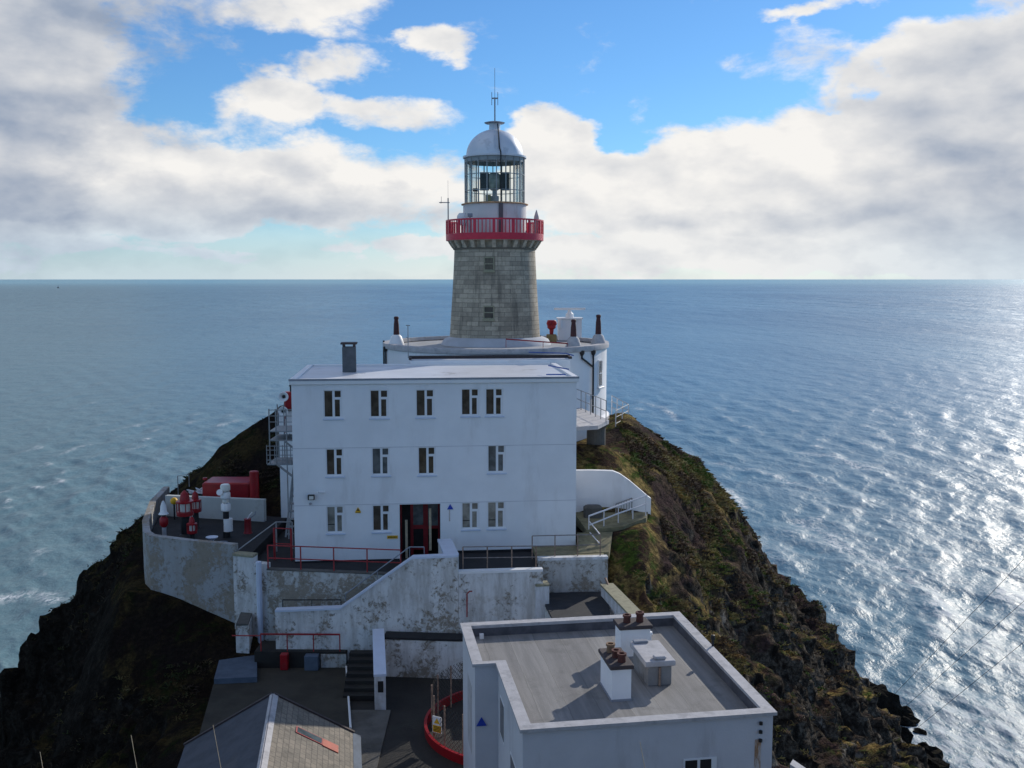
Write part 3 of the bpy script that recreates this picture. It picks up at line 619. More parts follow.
# ------------------------------------------------------------------ round building under the tower
CX,CY=-1.08,68.0; RD=7.5; ZR=33.80
rb=thing('round_building','low white drum shaped building with flat roof encircling the tower foot','building',(CX,CY,27.5))
C0=(CX,CY,0)
def rlathe(prof,m,nm,par,n=96,smooth=True,c=C0,close=False): return MB().lathe(c,prof,n,close=close).build(nm,m,par,smooth)
rlathe([(RD+.22,27.0),(RD+.22,28.9),(RD+.02,29.05),(RD,29.1),(RD,33.42)],M_paint,'wall',rb)
rlathe([(RD,33.42),(RD+.14,33.46),(RD+.16,33.62),(RD+.13,33.78),(RD-.28,33.80),(RD-.30,33.55)],M_cope,'cornice',rb)
rlathe([(RD-.30,33.50),(3.4,33.62)],mat('drum_roof_screed',(.38,.385,.39),.8,.12,.7,.2,12,dirt=(.26,.22,.16),dirt_amt=.5,dscale=.6),'roof',rb)
rlathe([(3.75,33.6),(3.55,33.95),(3.15,34.12),(3.1,34.15)],mat('plinth_grey_paint',(.46,.48,.52),.8,.1,1),'tower_plinth',rb)
def cyl(phi,r,z): # phi measured from the side facing the viewer, positive to the right
    return Vector((CX+r*math.sin(phi),CY-r*math.cos(phi),z))
def phi_of(px): return math.asin(max(-.999,min(.999,(px-496.3)/110.6)))
def zat(py,Y): return atY(512,py,Y).z
# tall narrow window
ph=phi_of(596.5); p=cyl(ph,RD,0); Mw=Matrix.Translation(p)@Matrix.Rotation(ph,4,'Z')
zb,zt=zat(387,64.6),zat(360,64.6)
g=MB(Mw); g.box(-.36,.36,-.05,.02,zb,zt); fr=g.build('window',M_trim,rb)
MB(Mw).box(-.26,.26,-.062,-.052,zb+.08,zt-.08).build('pane',M_glass,fr)
g=MB(Mw); g.box(-.015,.015,-.075,-.064,zb+.08,zt-.08); g.box(-.26,-.02,-.075,-.064,(zb+zt)/2-.03,(zb+zt)/2+.03); g.box(.02,.26,-.075,-.064,(zb+zt)/2-.03,(zb+zt)/2+.03); g.build('glazing_bar',M_trim,fr)
MB(Mw).box(-.5,.5,-.16,-.051,zb-.14,zb-.002,.02).build('sill',M_trim,fr)
MB(Mw).box(.05,.24,-.10,-.076,zt-.7,zt-.1).build('blind',M_cope,fr)
# drainpipes
def pipe(ph0,z1,z0,hop=True,ph1=None,zj=None):
    t=MB(); r=RD+.09
    pts=[cyl(ph0,r,z1),cyl(ph0,r,z0)] if ph1 is None else [cyl(ph0,r,z1),cyl(ph0,r,z1-.3),cyl(ph0+(ph1-ph0)*.5,r,(z1-.3+zj)/2),cyl(ph1,r,zj)]
    t.tube(pts,.065,6)
    if hop: c=cyl(ph0,r,z1-.05); t.lathe(c,[(.07,-.1),(.16,.05),(.17,.22),(.1,.24)],8)
    return t.build('drainpipe',M_black,rb)
pa=phi_of(587.8); pb=phi_of(576.2)
pipe(pa,zat(353,63.7),28.9); pipe(pb,zat(353.5,62.7),0,True,pa-.008,zat(367,63.5))
pa=phi_of(386.5); pipe(pa,zat(341.5,66),28.9,False); pipe(phi_of(391),zat(350,65),28.9)
# chimneys: tapering dark red stacks on white conical bases
def stack(px,py,Y,h,label):
    c=atY(px,py,Y); c.z=33.52; t=thing('chimney_stack',label,'chimney',c,0,'slender red chimneys on the drum roof')
    MB().lathe(c,[(.52,0),(.50,.28),(.34,.75),(.22,.86)],12).build('base',M_trim if px<450 else M_cope,t,True)
    MB().lathe(c,[(.20,.861),(.17,h*.75),(.13,h-.2),(.16,h-.18),(.16,h-.05),(.10,h)],10).build('shaft',mat('oxblood_paint',(.075,.022,.022),.6,.25,5,dirt=(.03,.02,.02),dirt_amt=.6,dscale=4),t,True)
stack(396.5,338,65.4,2.05,'dark red chimney at the far left rim of the drum roof')
stack(573.5,338,63.2,1.95,'dark red chimney near the radar box, inner one of the right pair')
stack(598.3,338,66.0,2.15,'dark red chimney at the far right rim of the drum roof')
# thin aerial in front of the drum
b_=Vector((-6.2,59.6,33.3)); t=thing('roof_aerial','thin grey pole aerial standing behind the flat roof left of the tower','aerial',b_)
MB().tube([b_,b_+Vector((0,0,1.95))],.028,6).build('pole',M_grate,t); MB().tube([b_+Vector((-.12,0,1.95)),b_+Vector((.12,0,1.95))],.03,6).build('crossbar',M_grate,t)
MB().tube([b_+Vector((-.12,0,1.25)),b_+Vector((.02,0,1.2))],.02,6).build('bracket',M_grate,t)
# fog horn
c=atY(551.5,336,70.8); c.z=33.55
t=thing('fog_signal','bright red signal head on a brown pedestal beside the tower foot','fog signal',c)
MB().box(c.x-.35,c.x+.35,c.y-.35,c.y+.35,c.z,c.z+.55,.03).build('pedestal',mat('ochre_pedestal',(.30,.22,.10),.8,.2,3),t)
MB().lathe(c,[(.13,.551),(.16,.9),(.30,1.0),(.32,1.5),(.28,1.56)],10).build('signal_head',M_red,t,True)
MB().lathe(c+Vector((.2,-.3,1.2)),[(.12,0),(.18,.14),(.12,.28)],10).build('horn',M_red,t,True); MB().lathe(c+Vector((-.2,-.28,1.2)),[(.12,0),(.18,.14),(.12,.28)],10).build('horn',M_red,t,True)
# radar house and scanner
c=atY(569.5,333,73.3); c.z=33.55
t=thing('radar_house','white box with a bar radar scanner on top standing behind the drum roof','radar',c)
g=MB(); g.box(c.x-.85,c.x+.85,c.y-.8,c.y+.8,c.z,c.z+1.55,.03); rh=g.build('cabinet',M_paint,t)
MB().box(c.x-.93,c.x+.93,c.y-.88,c.y+.88,c.z+1.551,c.z+1.64).build('cabinet_top',M_trim,rh)
MB().lathe(c,[(.30,1.641),(.28,1.9),(.14,2.05),(.12,2.2)],12).build('scanner_motor',M_trim,t)
MB().box(c.x-1.15,c.x+1.15,c.y-.1,c.y+.1,c.z+2.201,c.z+2.36,.03).build('scanner_bar',M_trim,t)
MB().lathe(c+Vector((-.75,-.95,.9)),[(.0,0),(.13,.05),(.17,.3),(.13,.6),(.0,.66)],10).build('radome',M_trim,t,True)
# red handrail on the drum roof
railing('roof_handrail','low red handrail crossing the drum roof right of the tower',[cyl(R(10),4.0,33.75),cyl(R(33),5.6,33.62),cyl(R(40),7.1,33.56)],.42,[1],M_redrail,M_red,2.2,.02,.04)

# ------------------------------------------------------------------ lighthouse tower
TX,TY=-1.16,68.0
lt=thing('lighthouse','grey granite lighthouse with red gallery, glazed lantern and silver dome','lighthouse',(TX,TY,34.15))
T0=(TX,TY,0)
def tz(py): return atY(495,py,TY).z
def tl(prof,m,nm,par,n=64,smooth=True,close=False): return MB().lathe(T0,prof,n,close=close).build(nm,m,par,smooth)
zb,zt=34.0,tz(248.5); prof=[(3.08-(3.08-2.72)*(1-(1-i/24)**1.25),zb+(zt-zb)*i/24) for i in range(25)]
shaft=tl(prof,M_stone,'stone_shaft',lt,96)
# UVs: unrolled
me=shaft.data; uvl=me.uv_layers.new(name='UVMap')
for p in me.polygons:
    us=[]
    for l in p.loop_indices:
        v=me.vertices[me.loops[l].vertex_index].co; us.append([math.atan2(v.y,v.x),v.z])
    mx=max(u[0] for u in us)
    for l,u in zip(p.loop_indices,us):
        a=u[0]+(2*math.pi if mx-u[0]>math.pi else 0); uvl.data[l].uv=(a*2.9+40,u[1]+40)
def tower_radius(z):
    for (r1,z1),(r2,z2) in zip(prof[:-1],prof[1:]):
        if z1<=z<=z2: return r1+(r2-r1)*(z-z1)/(z2-z1)
    return prof[-1][0]
def tower_win(x0,y0,x1,y1):
    za,zb_=tz(y1),tz(y0); zm=(za+zb_)/2; r=tower_radius(zm); dxc=((x0+x1)/2-495)*TY/1000; ph=math.asin(dxc/r); hw=(x1-x0)/2*.066
    Mw=Matrix.Translation((TX+r*math.sin(ph),TY-r*math.cos(ph),0))@Matrix.Rotation(ph,4,'Z')
    g=MB(Mw); g.box(-hw,hw,-.06,.1,za,za+.09); g.box(-hw,hw,-.06,.1,zb_-.08,zb_); g.box(-hw,-hw+.06,-.06,.1,za+.09,zb_-.08); g.box(hw-.06,hw,-.06,.1,za+.09,zb_-.08)
    g.box(-hw+.06,hw-.06,-.05,.1,zm-.03,zm+.03); wn=g.build('window',M_lwall,lt)
    MB(Mw).box(-hw+.06,hw-.06,-.04,.02,za+.09,zb_-.08).build('pane',M_glass,wn); MB(Mw).box(-hw-.06,hw+.06,-.12,-.061,za-.1,za+.02).build('sill',M_lwall,wn)
tower_win(484.8,304.6,495.2,317.6); tower_win(485.3,257.7,495.3,271.2)
# corbel table
zc=zt; zd=tz(239.5)
tl([(2.72,zc-.12),(2.80,zc-.10),(2.82,zc),(2.86,zc+.02)],M_stone,'neck_course',lt)
for k in range(26):
    a=2*math.pi*(k+.5)/26; Mw=Matrix.Translation((TX,TY,0))@Matrix.Rotation(a,4,'Z')
    g=MB(Mw); zz=[zc,zc+.2,zc+.35,zd-.14]; rr0=[2.86,3.0,3.1,3.14]
    vs=[]
    for z,r in zip(zz,rr0): vs+=[(2.62,-.13,z),(r,-.13,z),(r,.13,z),(2.62,.13,z)]
    fs=[(3,2,1,0),(12,13,14,15)]
    for q in range(3):
        for i in range(4): j=(i+1)%4; fs.append((4*q+i,4*q+j,4*q+4+j,4*q+4+i))
    g.add(vs,fs).build('corbel',mat('corbel_stone',(.48,.42,.33),.9,.3,4,.4,12) if k==0 else bpy.data.materials['corbel_stone'],lt)
tl([(2.7,zc),(2.7,zd-.1)],bpy.data.materials['corbel_stone'],'corbel_backing',lt)
tl([(2.0,zd-.139),(3.18,zd-.139),(3.2,zd-.02),(2.0,zd)],bpy.data.materials['corbel_stone'],'gallery_deck',lt)
RG=3.24; zg1=tz(220.6); M_redg=mat('gallery_red_paint',(.62,.03,.065),.4,.12,3)
gr=tl([(RG-.05,zd-.1),(RG+.04,zd-.1),(RG+.05,zd+.33),(RG-.05,zd+.34),(RG-.05,zd-.1)],M_redg,'gallery_railing',lt)
tl([(RG-.05,zg1-.10),(RG+.05,zg1-.10),(RG+.05,zg1),(RG-.05,zg1),(RG-.05,zg1-.10)],M_redg,'handrail',gr)
g=MB(); g2=MB()
for k in range(80):
    a=2*math.pi*k/80; c=Vector((TX+RG*math.cos(a),TY+RG*math.sin(a),0)); Mw=Matrix.Translation(c)@Matrix.Rotation(a,4,'Z')
    if k%5==0:
        MB(Mw).box(-.045,.05,-.085,.085,zd+.34,zg1-.1).build('gallery_post',M_redg,gr)
    else:
        MB(Mw).box(-.02,.02,-.03,.03,zd+.34,zg1-.1).build('baluster',M_redg,gr)
# murette (white wall below the glazing)
zm0=zd; zm1=tz(205.2); zgl0=tz(203.8); zgl1=tz(158.5)
tl([(2.12,zm0),(2.12,zm1)],mat('lantern_wall_paint',(.74,.70,.68),.6,.06,1.2,dirt=(.42,.25,.16),dirt_amt=.5,dscale=1.2,streak=True,thr=.58),'lantern_base',lt)
tl([(2.0,zm1),(2.25,zm1),(2.25,zm1+.05),(2.0,zgl0+.02)],mat('rusting_ledge',(.50,.30,.16),.8,.3,3),'lantern_ledge',lt)
RGl=1.97
gl=bpy.data.materials.new('lantern_glass'); gl.use_nodes=True; T=NT(gl.node_tree); gl.node_tree.nodes.clear()
tr=T.n('ShaderNodeBsdfTransparent'); tr.inputs[0].default_value=(.95,.965,.94,1); gs=T.n('ShaderNodeBsdfGlossy'); gs.inputs['Roughness'].default_value=.03
fz=T.n('ShaderNodeFresnel'); fz.inputs[0].default_value=1.45; mx=T.n('ShaderNodeMixShader'); T.put(mx.inputs[0],T.m('MULTIPLY',fz.outputs[0],.6)); T.put(mx.inputs[1],tr.outputs[0]); T.put(mx.inputs[2],gs.outputs[0])
oo=T.n('ShaderNodeOutputMaterial'); T.put(oo.inputs[0],mx.outputs[0])
tl([(RGl-.03,zgl0),(RGl-.03,zgl1)],gl,'lantern_glazing',lt,48)
for k in range(20):
    a=2*math.pi*(k+.25)/20; c=Vector((TX+RGl*math.cos(a),TY+RGl*math.sin(a),0)); Mw=Matrix.Translation(c)@Matrix.Rotation(a,4,'Z')
    MB(Mw).box(-.03,.05,-.03,.03,zgl0,zgl1).build('glazing_bar',M_bar,lt)
for f in (.27,.62):
    z=zgl0+(zgl1-zgl0)*f; tl([(RGl-.01,z-.022),(RGl+.055,z-.022),(RGl+.055,z+.022),(RGl-.01,z+.022)],M_bar,'glazing_ring',lt,48)
tl([(RGl-.02,zgl1-.30),(RGl+.0,zgl1-.30),(RGl+.0,zgl1),(RGl-.02,zgl1)],M_bar,'dark_valance',lt,48)
# optic
zo0,zo1=tz(190.5),tz(172.5)
op=MB().lathe((TX-.02,TY,0),[(.22,zo0-.0),(.42,zo0+.15),(.46,(zo0+zo1)/2),(.42,zo1-.15),(.22,zo1)],16,close=True).build('optic',M_lens,lt,True)
for sx in (-1,1):
    g=MB(); g.box(TX+sx*.68-.30,TX+sx*.68+.30,TY-.25,TY+.25,zo0+.02,zo1); g.build('lamp_panel',M_black,op)
MB().lathe((TX,TY,0),[(.30,zgl0+.02),(.30,zgl0+.5),(.16,zgl0+.55),(.16,zo0)],12,close=True).build('optic_pedestal',M_bar,lt)
MB().box(TX-.62,TX-.25,TY-.6,TY-.3,zgl0+.02,zgl0+.55).build('control_cabinet',mat('olive_cabinet',(.16,.17,.07),.6,.15,3),lt)
g=MB(); g.tube([(TX-1.3,TY-.8,zgl0),(TX-1.3,TY-.8,zgl0+.75)],.03,6); g.box(TX-1.42,TX-1.12,TY-.9,TY-.7,zgl0+.75,zgl0+.95); g.build('standby_lamp',M_black,lt)
# dome
zr=tz(157.8); zdt=tz(131); rd=1.90
tl([(2.0,zr-.06),(2.12,zr-.05),(2.13,zr+.06),(1.93,zr+.10)],M_silver,'dome_rim',lt)
dome=tl([(rd*math.cos(t),zr+.09+(zdt-zr)*math.sin(t)) for t in [R(i*6) for i in range(15)]],M_silver,'dome',lt,48)
g=MB()
zn=tz(123.3); tl([(.37,zdt-.05),(.36,zn-.12),(.40,zn-.05)],M_silver,'ventilator',lt,20)
tl([(.0,zn-.06),(.62,zn-.03),(.70,zn+.03),(.45,zn+.09),(.0,zn+.12)],M_lead,'ventilator_cap',lt,20)
# ladder over the dome and down the glazing
def dp(t,off): return Vector((0,-(rd+.06)*math.cos(t),zr+.09+(zdt-zr+.06)*math.sin(t)))
lad=[Vector((TX,TY-RGl-.12,zgl0)),Vector((TX,TY-RGl-.12,zgl1)),Vector((TX,TY-2.15,zr+.1))]+[Vector((TX,TY,0))+dp(R(a),0) for a in (12,24,36,48,60,72)]+[Vector((TX,TY-.40,zn-.1))]
g=MB(); 
g.tube([p+Vector((.44 if i<3 else .40-.02*i,0,0)) for i,p in enumerate(lad)],.045,6); ladr=g.build('ladder',M_black,lt)
MB().tube([p+Vector((-.02,0,0)) for p in lad[3:]],.02,6).build('ladder_rail',M_silver,ladr)
g=MB()
for i in range(14):
    t=R(10+i*5); p=Vector((TX,TY,0))+dp(t,0); g.tube([p+Vector((-.02,0,0)),p+Vector((.30,0,0))],.014,4)
g.build('rungs',M_silver,ladr)
MB().box(TX+.30,TX+.58,TY-2.20,TY-2.121,zm0,zm1-.02).build('lantern_door',mat('lantern_door_grey',(.12,.10,.11),.6,.1,3),lt)
# mast
z0_=zn+.1; z97=tz(97.5); z68=tz(68); g=MB()
g.tube([(TX+.02,TY,z0_),(TX+.02,TY,z97)],.05,6); mast=g.build('mast',M_lead,lt)
MB().tube([(TX+.02,TY,z97),(TX+.02,TY,z68)],.016,5).build('whip_aerial',M_lead,mast)
MB().tube([(TX-.20,TY,z97-.05),(TX+.24,TY,z97-.05)],.05,6).build('crossbar',M_lead,mast)
for dx in (-.18,.22): MB().tube([(TX+dx,TY,z97-.5),(TX+dx,TY,z97+.35)],.022,5).build('dipole',M_lead,mast)
# things on the gallery
c=Vector((atY(448.6,221,68).x,TY-.4,zd)); t=thing('gallery_aerial','thin grey mast with a cross arm at the left of the red gallery','aerial',c)
MB().tube([c,Vector((c.x,c.y,tz(198.5)))],.045,6).build('mast',M_grate,t); MB().tube([(c.x-.6,c.y,tz(203)),(c.x+.1,c.y,tz(203))],.03,6).build('cross_arm',M_grate,t)
MB().tube([(c.x-.45,c.y,tz(203)),(c.x-.45,c.y,tz(197))],.014,5).build('wind_vane',M_grate,t); MB().tube([(c.x,c.y,tz(198.5)),(c.x,c.y,tz(181))],.009,5).build('whip',M_grate,t)
MB().lathe((c.x-.48,c.y,tz(203)),[(0,-.06),(.09,0),(0,.06)],8).build('sensor',M_grate,t)
c=Vector((TX-1.55,TY-2.55,zd)); t=thing('gallery_spotlight','small dark lamp on a stand on the gallery left of the lantern wall','lamp',c)
MB().tube([c,c+Vector((0,0,1.35))],.05,6).build('stand',M_lead,t); MB().box(c.x-.16,c.x+.16,c.y-.12,c.y+.12,c.z+1.35,c.z+1.58,.02).build('lamp_head',M_lead,t)
c=Vector((TX+2.78,TY-1.0,zd)); t=thing('gallery_locker','pale cone topped fitting at the right end of the gallery','fitting',c)
MB().lathe(c,[(.2,0),(.2,1.2),(.15,1.5),(.02,1.9)],10,close=True).build('body',mat('pink_white_paint',(.62,.50,.46),.7,.1,3),t)
c=Vector((TX-2.15,TY-.9,zd)); t=thing('gallery_dish','round white drum fitting against the left of the lantern wall','fitting',c)
MB().lathe(c,[(.22,.9),(.34,1.1),(.34,1.5),(.2,1.7)],12,close=True).build('body',M_trim,t,True); MB().tube([c,c+Vector((0,0,.9))],.05,6).build('foot',M_grate,t)

# ------------------------------------------------------------------ foreground house
HY=R(8.8); FL=atZ(521,729.5,25.5)
hs=thing('flat_roofed_house','white house with flat grey felt roof, pale parapet coping and two chimneys in the foreground','house',(FL.x,FL.y,19.55),HY)
HF=frame(hs); inv=HF.inverted()
def hl(px,py,z): q=inv@atZ(px,py,z); return q.x,q.y
zt_=25.5-19.55
FRx,FRy=hl(778,711.5,25.5); BRx,BRy=hl(677,611.5,25.5); BLx,BLy=hl(461,623.5,25.5); N1=hl(473,664.5,25.5); N2=hl(491,662.5,25.5)
wx=(FRx+BRx)/2; dy=(BRy+BLy)/2; jx=BLx; jy=(N1[1]+N2[1])/2; nx=(N2[0]+0)/2
plan=[(0,0),(wx,0),(wx,dy),(jx,dy),(jx,jy),(0,jy)]
e=.06; ins=[(e,e),(wx-e,e),(wx-e,dy-e),(jx+e,dy-e),(jx+e,jy+e),(e,jy+e)]
hw_=MB(HF).prism(ins,0,zt_-.52).build('wall',M_house,hs)
# parapet ring + coping ring (rectilinear boxes butted end to end)
cw=.36; dz=zt_-.10
def ring(z0,z1,o,w2,nm,m,par):
    g=MB(HF)
    g.box(0-o,wx+o,0-o,w2-o,z0,z1); g.box(wx-w2+o,wx+o,w2-o+.001,dy+o,z0,z1); g.box(jx-o,wx-w2+o-.001,dy-w2+o,dy+o,z0,z1)
    g.box(jx-o,jx+w2-o,jy-o,dy-w2+o-.001,z0,z1); g.box(jx+w2-o+.001,w2-o,jy-o,jy+w2*.6-o,z0,z1); g.box(0-o,w2-o,w2-o+.001,jy-o-.001,z0,z1)
    return g.build(nm,m,par)
par=ring(zt_-.519,dz,-.06,.25,'parapet',M_house,hs)
ring(dz+.001,zt_,.03,cw,'coping',M_cope,par)
dk_=MB(HF).prism([(.2,.2),(wx-.2,.2),(wx-.2,dy-.2),(jx+.2,dy-.2),(jx+.2,jy+.12),(.2,jy+.12)],zt_-.515,zt_-.42).build('roof_deck',M_deck,hs)
DZ=zt_-.42
# dark felt upstand on the inner faces
g=MB(HF); g.box(jx+.32,wx-.32,dy-.318,dy-.302,DZ,dz-.02); g.box(wx-.325,wx-.308,.33,dy-.33,DZ,dz-.02); g.build('upstand',mat('upstand_felt',(.10,.10,.115),.8,.3,2,.2,12),par)
def hpt(px,py,z): q=inv@atZ(px,py,z); return q
zw=19.55+DZ
def chimney(x0,x1,y0,y1,h,pots,nm):
    ch=MB(HF).box(x0,x1,y0,y1,DZ-.02,DZ+h,.01).build('chimney',M_paint,hs)
    MB(HF).box(x0-.07,x1+.07,y0-.07,y1+.07,DZ+h+.001,DZ+h+.13,.02).build('chimney_cap',M_cap,ch)
    MB(HF).box(x0-.02,x1+.02,y0-.02,y1+.02,DZ-.01,DZ+.07).build('flashing',M_lead,ch)
    for (u,v,m,hh) in pots:
        x=x0+(x1-x0)*u; y=y0+(y1-y0)*v
        MB(HF).lathe((x,y,DZ+h+.131),[(.13,0),(.12,hh*.7),(.15,hh*.75),(.15,hh),(.09,hh),(.09,hh*.5)],14,close=True).build('chimney_pot',m,ch,True)
chimney(3.2,3.82,2.33,3.75,1.02,[(.40,.80,M_potb,.27),(.50,.48,M_pot,.23),(.62,.20,M_pot,.27)],'a')
chimney(4.38,5.42,5.68,6.42,1.02,[(.30,.5,M_pot,.27),(.74,.5,M_pot,.34)],'b')
# roof hatch
g=MB(HF); g.box(4.62,5.42,3.3,4.95,DZ,zt_+.24,.02); ht=g.build('roof_hatch',mat('hatch_render',(.27,.265,.26),.85,.15,2,.3,14,dirt=(.12,.10,.09),dirt_amt=.6,dscale=1.5),hs)
MB(HF).box(4.52,5.52,3.2,5.05,zt_+.241,zt_+.42,.02).build('hatch_lid',M_cope,ht); MB(HF).box(4.85,5.25,3.3,3.55,zt_+.421,zt_+.53,.03).build('hatch_handle',M_cope,ht)
MB(HF).box(4.60,5.10,4.80,5.02,zt_+.421,zt_+.50,.02).build('hatch_hinge',M_lead,ht)
MB(HF).tube([(5.02,3.25,zt_+.2),(5.02,3.25,DZ)],.04,6).build('drain',M_rusty,ht)
# small roof fittings
MB(HF).lathe((5.75,6.9,DZ),[(.09,0),(.09,.35),(.13,.36),(.11,.45),(0,.47)],10).build('vent_pipe',M_trim,hs,True)
MB(HF).box(-.15,.0,dy-.60,dy-.5,DZ,DZ+.18).build('roof_clip',M_trim,hs)
g=MB(HF); g.tube([(wx+.02,5.3,zt_-.02),(wx+.02,5.3,zt_+.2)],.04,6); g.lathe((wx+.02,5.3,zt_+.2),[(.05,0),(.08,.05),(.07,.18),(0,.2)],8); g.build('wire_bracket',M_black,hs)
# left wall features
def side_window(y0,y1,z0,z1,x=0.06):
    f=MB(HF).box(x-.012,x+.02,y0,y1,z0,z1).build('window',M_upvc,hs); MB(HF).box(x-.02,x-.0125,y0+.07,y1-.07,z0+.07,z1-.07).build('pane',M_glass,f)
side_window(1.2,2.3,zt_-2.9,zt_-1.75); side_window(3.6,4.5,zt_-2.2,zt_-.9); 
MB(HF).box(jx+.05,jx+.058,6.0,7.2,zt_-3.6,zt_-1.2).build('wall_panel',M_cope,hs)
def house_sign():
    t=thing('triangle_sign','blue triangular sign in the recess of the foreground house wall','sign',HF@Vector((-.5,jy+.05,zt_-2.0)),HY); Fm=frame(t)
    h=.17; MB(Fm).add([(-h,-.04,-h*.8),(h,-.04,-h*.8),(0,-.04,h*.95),(-h,-.006,-h*.8),(h,-.006,-h*.8),(0,-.006,h*.95)],[(0,1,2),(5,4,3),(0,3,4,1),(1,4,5,2),(2,5,3,0)]).build('sign_face',M_blue,t)
house_sign()
# front wall: window, insulators with rust stain, end pier
zf=zt_-1.25
f=MB(HF).box(4.75,5.75,.03,.05,zf-1.0,zf).build('window',M_upvc,hs); MB(HF).box(4.80,5.16,.02,.029,zf-.95,zf-.05).build('pane',M_dark,f); MB(HF).box(5.25,5.58,.02,.029,zf-.95,zf-.05).build('pane',M_dark,f)
for k in range(3):
    MB(HF).lathe((wx-.45,.0,zt_-.32-.26*k),[(.0,-.06),(.055,-.04),(.055,.04),(0,.06)],8).build('insulator',M_black,hs)
MB(HF).box(wx-.60,wx-.40,.052,.0585,zt_-2.2,zt_-.82).build('rust_streak',M_rust,hs)
MB(HF).box(2.15,2.35,.0,.058,zt_-1.45,zt_-1.33,.02).build('junction_box',M_cope,hs)
# garden wall beside the house
cw_=[HF@Vector((wx+.35,-.3,0)),HF@Vector((wx+1.1,-.9,0)),HF@Vector((wx+2.0,-2.2,0))]
wall_thing('garden_wall','short sloping pale wall at the right end of the foreground house',[(p.x,p.y) for p in cw_],[17,16,15],[24.05,23.6,22.7],.25,M_house,M_cope,.08)

# ------------------------------------------------------------------ gabled outbuilding (bottom left)
GA=atZ(273,697,22.1); ga=thing('slate_roofed_outbuilding','low outbuilding with pitched lichened slate roof, pale ridge and an orange patched skylight','outbuilding',(GA.x,GA.y,17.5),R(9.5)); GF=frame(ga); gi=GF.inverted()
lw,rw=3.25,2.95; za=22.1-17.5; ze=za-1.75; LEN=11
MB(GF).prism([(-lw+.25,-LEN),(rw-.25,-LEN),(rw-.25,-.2),(-lw+.25,-.2)],0,ze-.05).build('wall',M_house,ga)
g=MB(GF); g.add([(-lw+.25,-.2,ze-.049),(rw-.25,-.2,ze-.049),(0,-.2,za-.12),(-lw+.25,-.35,ze-.049),(rw-.25,-.35,ze-.049),(0,-.35,za-.12)],[(2,1,0),(3,4,5),(0,1,4,3),(1,2,5,4),(2,0,3,5)]); g.build('gable_wall',M_house,ga)
def slab(xa,za_,xb,zb_,y0,y1,th,nm,m,par):
    n=Vector((-(zb_-za_),0,(xb-xa))).normalized(); n=n if n.z>0 else -n
    P4=[Vector((xa,y0,za_)),Vector((xb,y0,zb_)),Vector((xb,y1,zb_)),Vector((xa,y1,za_))]
    o=MB(GF).add(P4+[p+n*th for p in P4],[(3,2,1,0),(4,5,6,7),(0,1,5,4),(1,2,6,5),(2,3,7,6),(3,0,4,7)] if xb>xa else [(0,1,2,3),(7,6,5,4),(4,5,1,0),(5,6,2,1),(6,7,3,2),(7,4,0,3)]).build(nm,m,par)
    return o
rr1=slab(0,za,rw,ze,-LEN,0,.09,'roof',M_slate,ga); rr2=slab(0,za,-lw,ze,-LEN,0,.09,'roof',mat('shaded_slate',(.07,.077,.095),.8,.25,1.2,.4,6,dirt=(.07,.07,.085),dirt_amt=.6,dscale=1.2),ga)  # left slope's shade put into a darker, bluer slate colour
for o in (rr1,): setuv(o,lambda cs:[(c.y,c.x*1.15) for c in cs])
slab(0,za+.092,.18,za+.092-.107,-LEN,.03,.05,'ridge_capping',M_cope,rr1); slab(0,za+.092,-.10,za+.092-.054,-LEN,.03,.05,'ridge_capping',M_cope,rr2)
slab(0,za+.04,rw+.05,ze+.01,.001,.12,.12,'verge',M_cap,rr1); slab(0,za+.04,-lw-.05,ze+.01,.001,.12,.12,'verge',M_cap,rr2)
slab(rw-.0,ze+.0,rw+.3,ze-.14,-LEN,0,.10,'gutter',M_hatch,rr1)
# skylight strip: glass and orange panel
def onroof(px,py):
    o=gi@Vector((0,0,EYE)); d=(gi.to_3x3()@ray(px,py)); sl_=-(za-ze)/rw
    t=(za+.1-o.z+sl_*o.x)/(d.z-sl_*d.x); return o+d*t
A_,B_,C_,D_=onroof(297,731),onroof(322,741),onroof(325,749),onroof(299,738)
def patch(x0,x1,y0,y1,nm,m,off=.10):
    z=lambda x:za-(za-ze)*x/rw+off
    MB(GF).add([(x0,y0,z(x0)),(x1,y0,z(x1)),(x1,y1,z(x1)),(x0,y1,z(x0)),(x0,y0,z(x0)+.05),(x1,y0,z(x1)+.05),(x1,y1,z(x1)+.05),(x0,y1,z(x0)+.05)],[(3,2,1,0),(4,5,6,7),(0,1,5,4),(1,2,6,5),(2,3,7,6),(3,0,4,7)]).build(nm,m,rr1)
patch(.95,1.9,-2.25,-1.75,'skylight_frame',M_redrail,.092); patch(1.0,1.86,-2.2,-1.80,'skylight',M_skyl,.10); patch(1.9,2.45,-2.3,-1.75,'orange_panel',M_orange,.10)

# ------------------------------------------------------------------ retaining walls and stair
M_peel=peel('flaking_whitewash',.15,(.58,.58,.56)); M_peel2=peel('weathered_whitewash',.085,(.74,.74,.73)); M_peelgrey=peel('grey_weathered_wall',.17,(.38,.39,.40))
M_whitewash=peel('fresh_whitewash',-.05,(.72,.73,.75))
